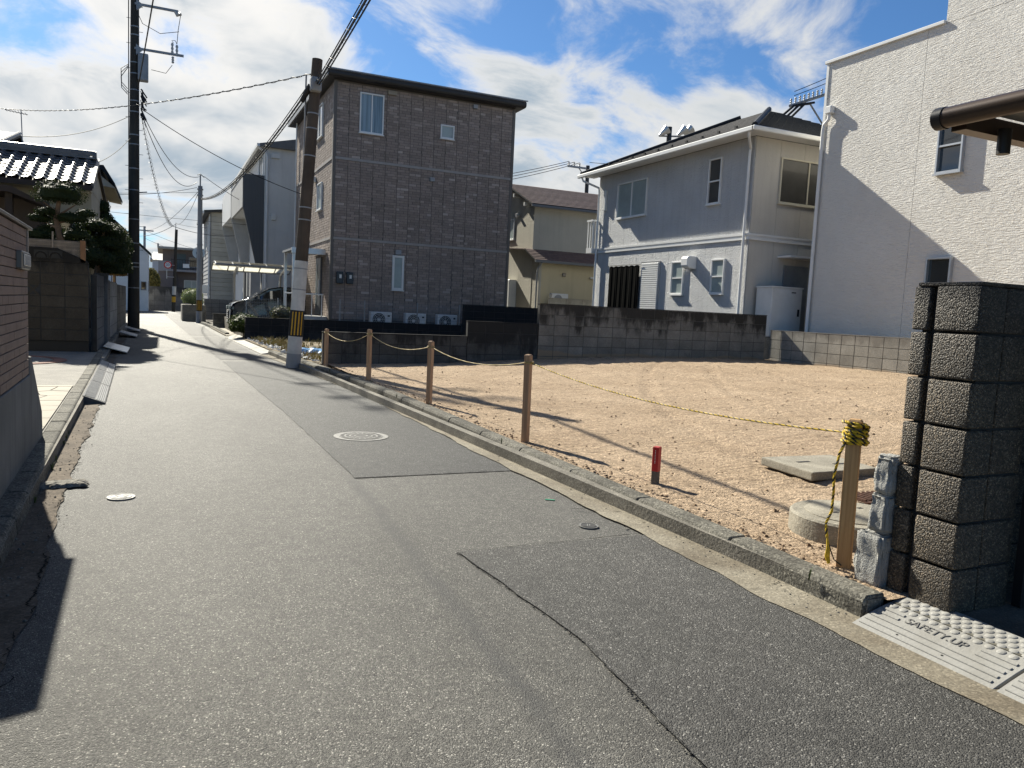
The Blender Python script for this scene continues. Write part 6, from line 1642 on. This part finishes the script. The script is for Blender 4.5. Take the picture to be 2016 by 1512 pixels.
MB().tube([(30.7, 45.0, 13.7), (33.0, 45.0, 13.95)], .06, 8).build('bar', M_greymetal, LP_)
for x, z in ((30.75, 13.72), (32.25, 13.95), (32.75, 14.05)): MB().tube([(x, 45.0, z), (x+.12, 44.9, z+.15), (x+.45, 44.8, z+.45)], [.10, .16, .33], 14).build('lamp_head', M_alu, LP_, smooth=True)
RA = thing('utility_pole', 'pole crossarm crowded with insulators above the navy shaded side of the grey roof', 'utility pole', (26.9, 27, 0))
taper(MB(), 27.6, 27, 0, 12.2, .15, .12, 12).build('shaft', M_poleg, RA)
ca = MB().tube([(25.2, 27, 10.98), (28.0, 27, 12.1)], .07, 8).build('crossarm', M_greymetal, RA)
for k in range(9): insulator(ca, 25.25+k*.25, 27, 11.0+k*.10, .30)
MB().tube([(26.3, 27, 11.3), (27.5, 27, 10.2)], .04, 6).build('brace', M_greymetal, RA)
for k in range(3): MB().tube([(24.75+k*.25, 26.9, 10.5), (25.35+k*.3, 26.9, 11.0+k*.08), (25.9+k*.3, 26.9, 11.1+k*.1)], .055, 6).build('jumper', M_cable, RA, smooth=True)

# ------------------------------------------------------------------ wires
def wire(label, a, b, sag, r=.012, n=26, coil=0.0, pitch=.4):
    o = thing('overhead_wire', label, 'wire', a, 'overhead wires')
    p = catenary(a, b, sag, n)
    MB().tube(p, r, 5).build('conductor', M_cable, o, smooth=True)
    if coil:
        strand(catenary(a, b, sag, 60), .006, coil, pitch, 0, 4).build('lashing', M_cable, o, smooth=True)
    return o
T3 = (2.84, 16.5, 5.78)
def bundle(label, a, b, sag, offs, coil):
    o = thing('cable_bundle', label, 'cable', a, 'cable bundles between the poles')
    for (dx, dz, r) in offs: MB().tube([Vector(p)+Vector((dx, 0, dz)) for p in catenary(a, b, sag, 40)], r, 6).build('cable', M_cable, o, smooth=True)
    if coil: strand(catenary(a, b, sag, 80), .003, .045, .6, 0, 4).build('lashing', M_cable, o, smooth=True)
bundle('thick lashed cable bundle rising from the leaning pole to the top edge', T3, (2.0, 2.0, 5.35), .10, [(0, 0, .020), (.04, -.02, .014), (-.03, .025, .011), (.015, .045, .009)], True)
bundle('lashed cable bundle from the leaning pole down to the slim grey pole', (2.70, 16.7, 5.70), (1.78, 43.2, 6.35), .6, [(0, 0, .022), (.045, -.03, .014), (-.035, .035, .011)], True)
B8 = (-.75, 33.2, 8.35)
wire('cable from the large pole to the brown house wall', B8, (5.3, 31.0, 5.4), .30, .014)
wire('upper slack cable from the large pole to the slim grey pole', (-.72, 33.2, 8.25), (1.70, 43.2, 7.45), .75, .014)
wire('lower slack cable from the large pole to the slim grey pole', (-.72, 33.2, 8.15), (1.60, 43.0, 7.15), 1.1, .014)
wire('looped coil wire hanging from the large pole above the street', (-.74, 33.2, 8.1), (.45, 46, 5.1), .75, .012, coil=.07, pitch=.35)
wire('continuation of the coil wire to the white terrace', (.45, 46, 5.1), (4.3, 47, 5.0), .25, .014)
wire('cable from the slim grey pole to the white terrace wall', (1.95, 43.3, 7.5), (4.7, 39.0, 5.4), .12, .014)
wire('fine wire from the large pole across to the leaning pole top', (2.80, 16.5, 6.02), (-6.0, 37.0, 8.4), .35, .010, coil=.02, pitch=.5)
wire('wire from the large pole to the house with the antenna', (-1.15, 33.2, 8.0), (-6.2, 27, 6.2), .75, .012)
wire('short wire from the large pole to the pantile roof', (-1.12, 33.2, 7.2), (-1.75, 25.3, 5.0), .12, .011)
wire('steep cable from the large pole towards the top edge', (-.86, 33.1, 9.0), (-.12, 24, 10.2), .05, .022)
wire('wire across the street behind the large pole', (-4.5, 40, 5.9), (1.6, 43.2, 6.9), .35, .011)
wire('wire from the slim pole to the speed sign pole', (1.65, 43.4, 6.6), (1.0, 70, 7.2), .5, .012)
wire('wire from the slim pole to the far left', (1.65, 43.4, 6.7), (-2.0, 109, 9.5), .7, .014)
wire('far wire from the grey pole behind the white gabled house', (-2.0, 110, 9.4), (6, 100, 6.5), .3, .018)
wire('second far wire from the grey pole behind the white gabled house', (-2.0, 110, 8.4), (5, 100, 5.9), .3, .018)
wire('short wire from the speed sign pole to the clapboard house', (1.02, 70, 7.25), (3.0, 60, 6.3), .1, .014)
wire('wire looped over the street from the speed sign pole', (1.02, 70, 7.2), (-2, 76, 6.4), .3, .018)
for k, xx in enumerate((21.25, 21.6, 21.95)):
    wire(('left', 'middle', 'right')[k]+' of three wires running from the single crossarm pole', (xx, 40, 10.1), (16.6+k*.8, 46, 9.2), .1, .018)
wire('wire leaving the single crossarm pole to the right', (22.6, 40, 10.2), (30, 44, 12), .2, .016)
for k in range(2): wire(('lower', 'upper')[k]+' wire passing the crowded insulator arm', (25.4, 27, 11.45+k*.18), (30, 24, 14.0+k*.35), .1, .016)
wire('faint wire crossing low over the street to the white terrace', (-6, 42, 5.3), (4.4, 45, 5.4), .05, .009)
wire('faint wire high over the left garden', (-7, 45, 6.1), (1.7, 43.4, 6.7), .1, .009)
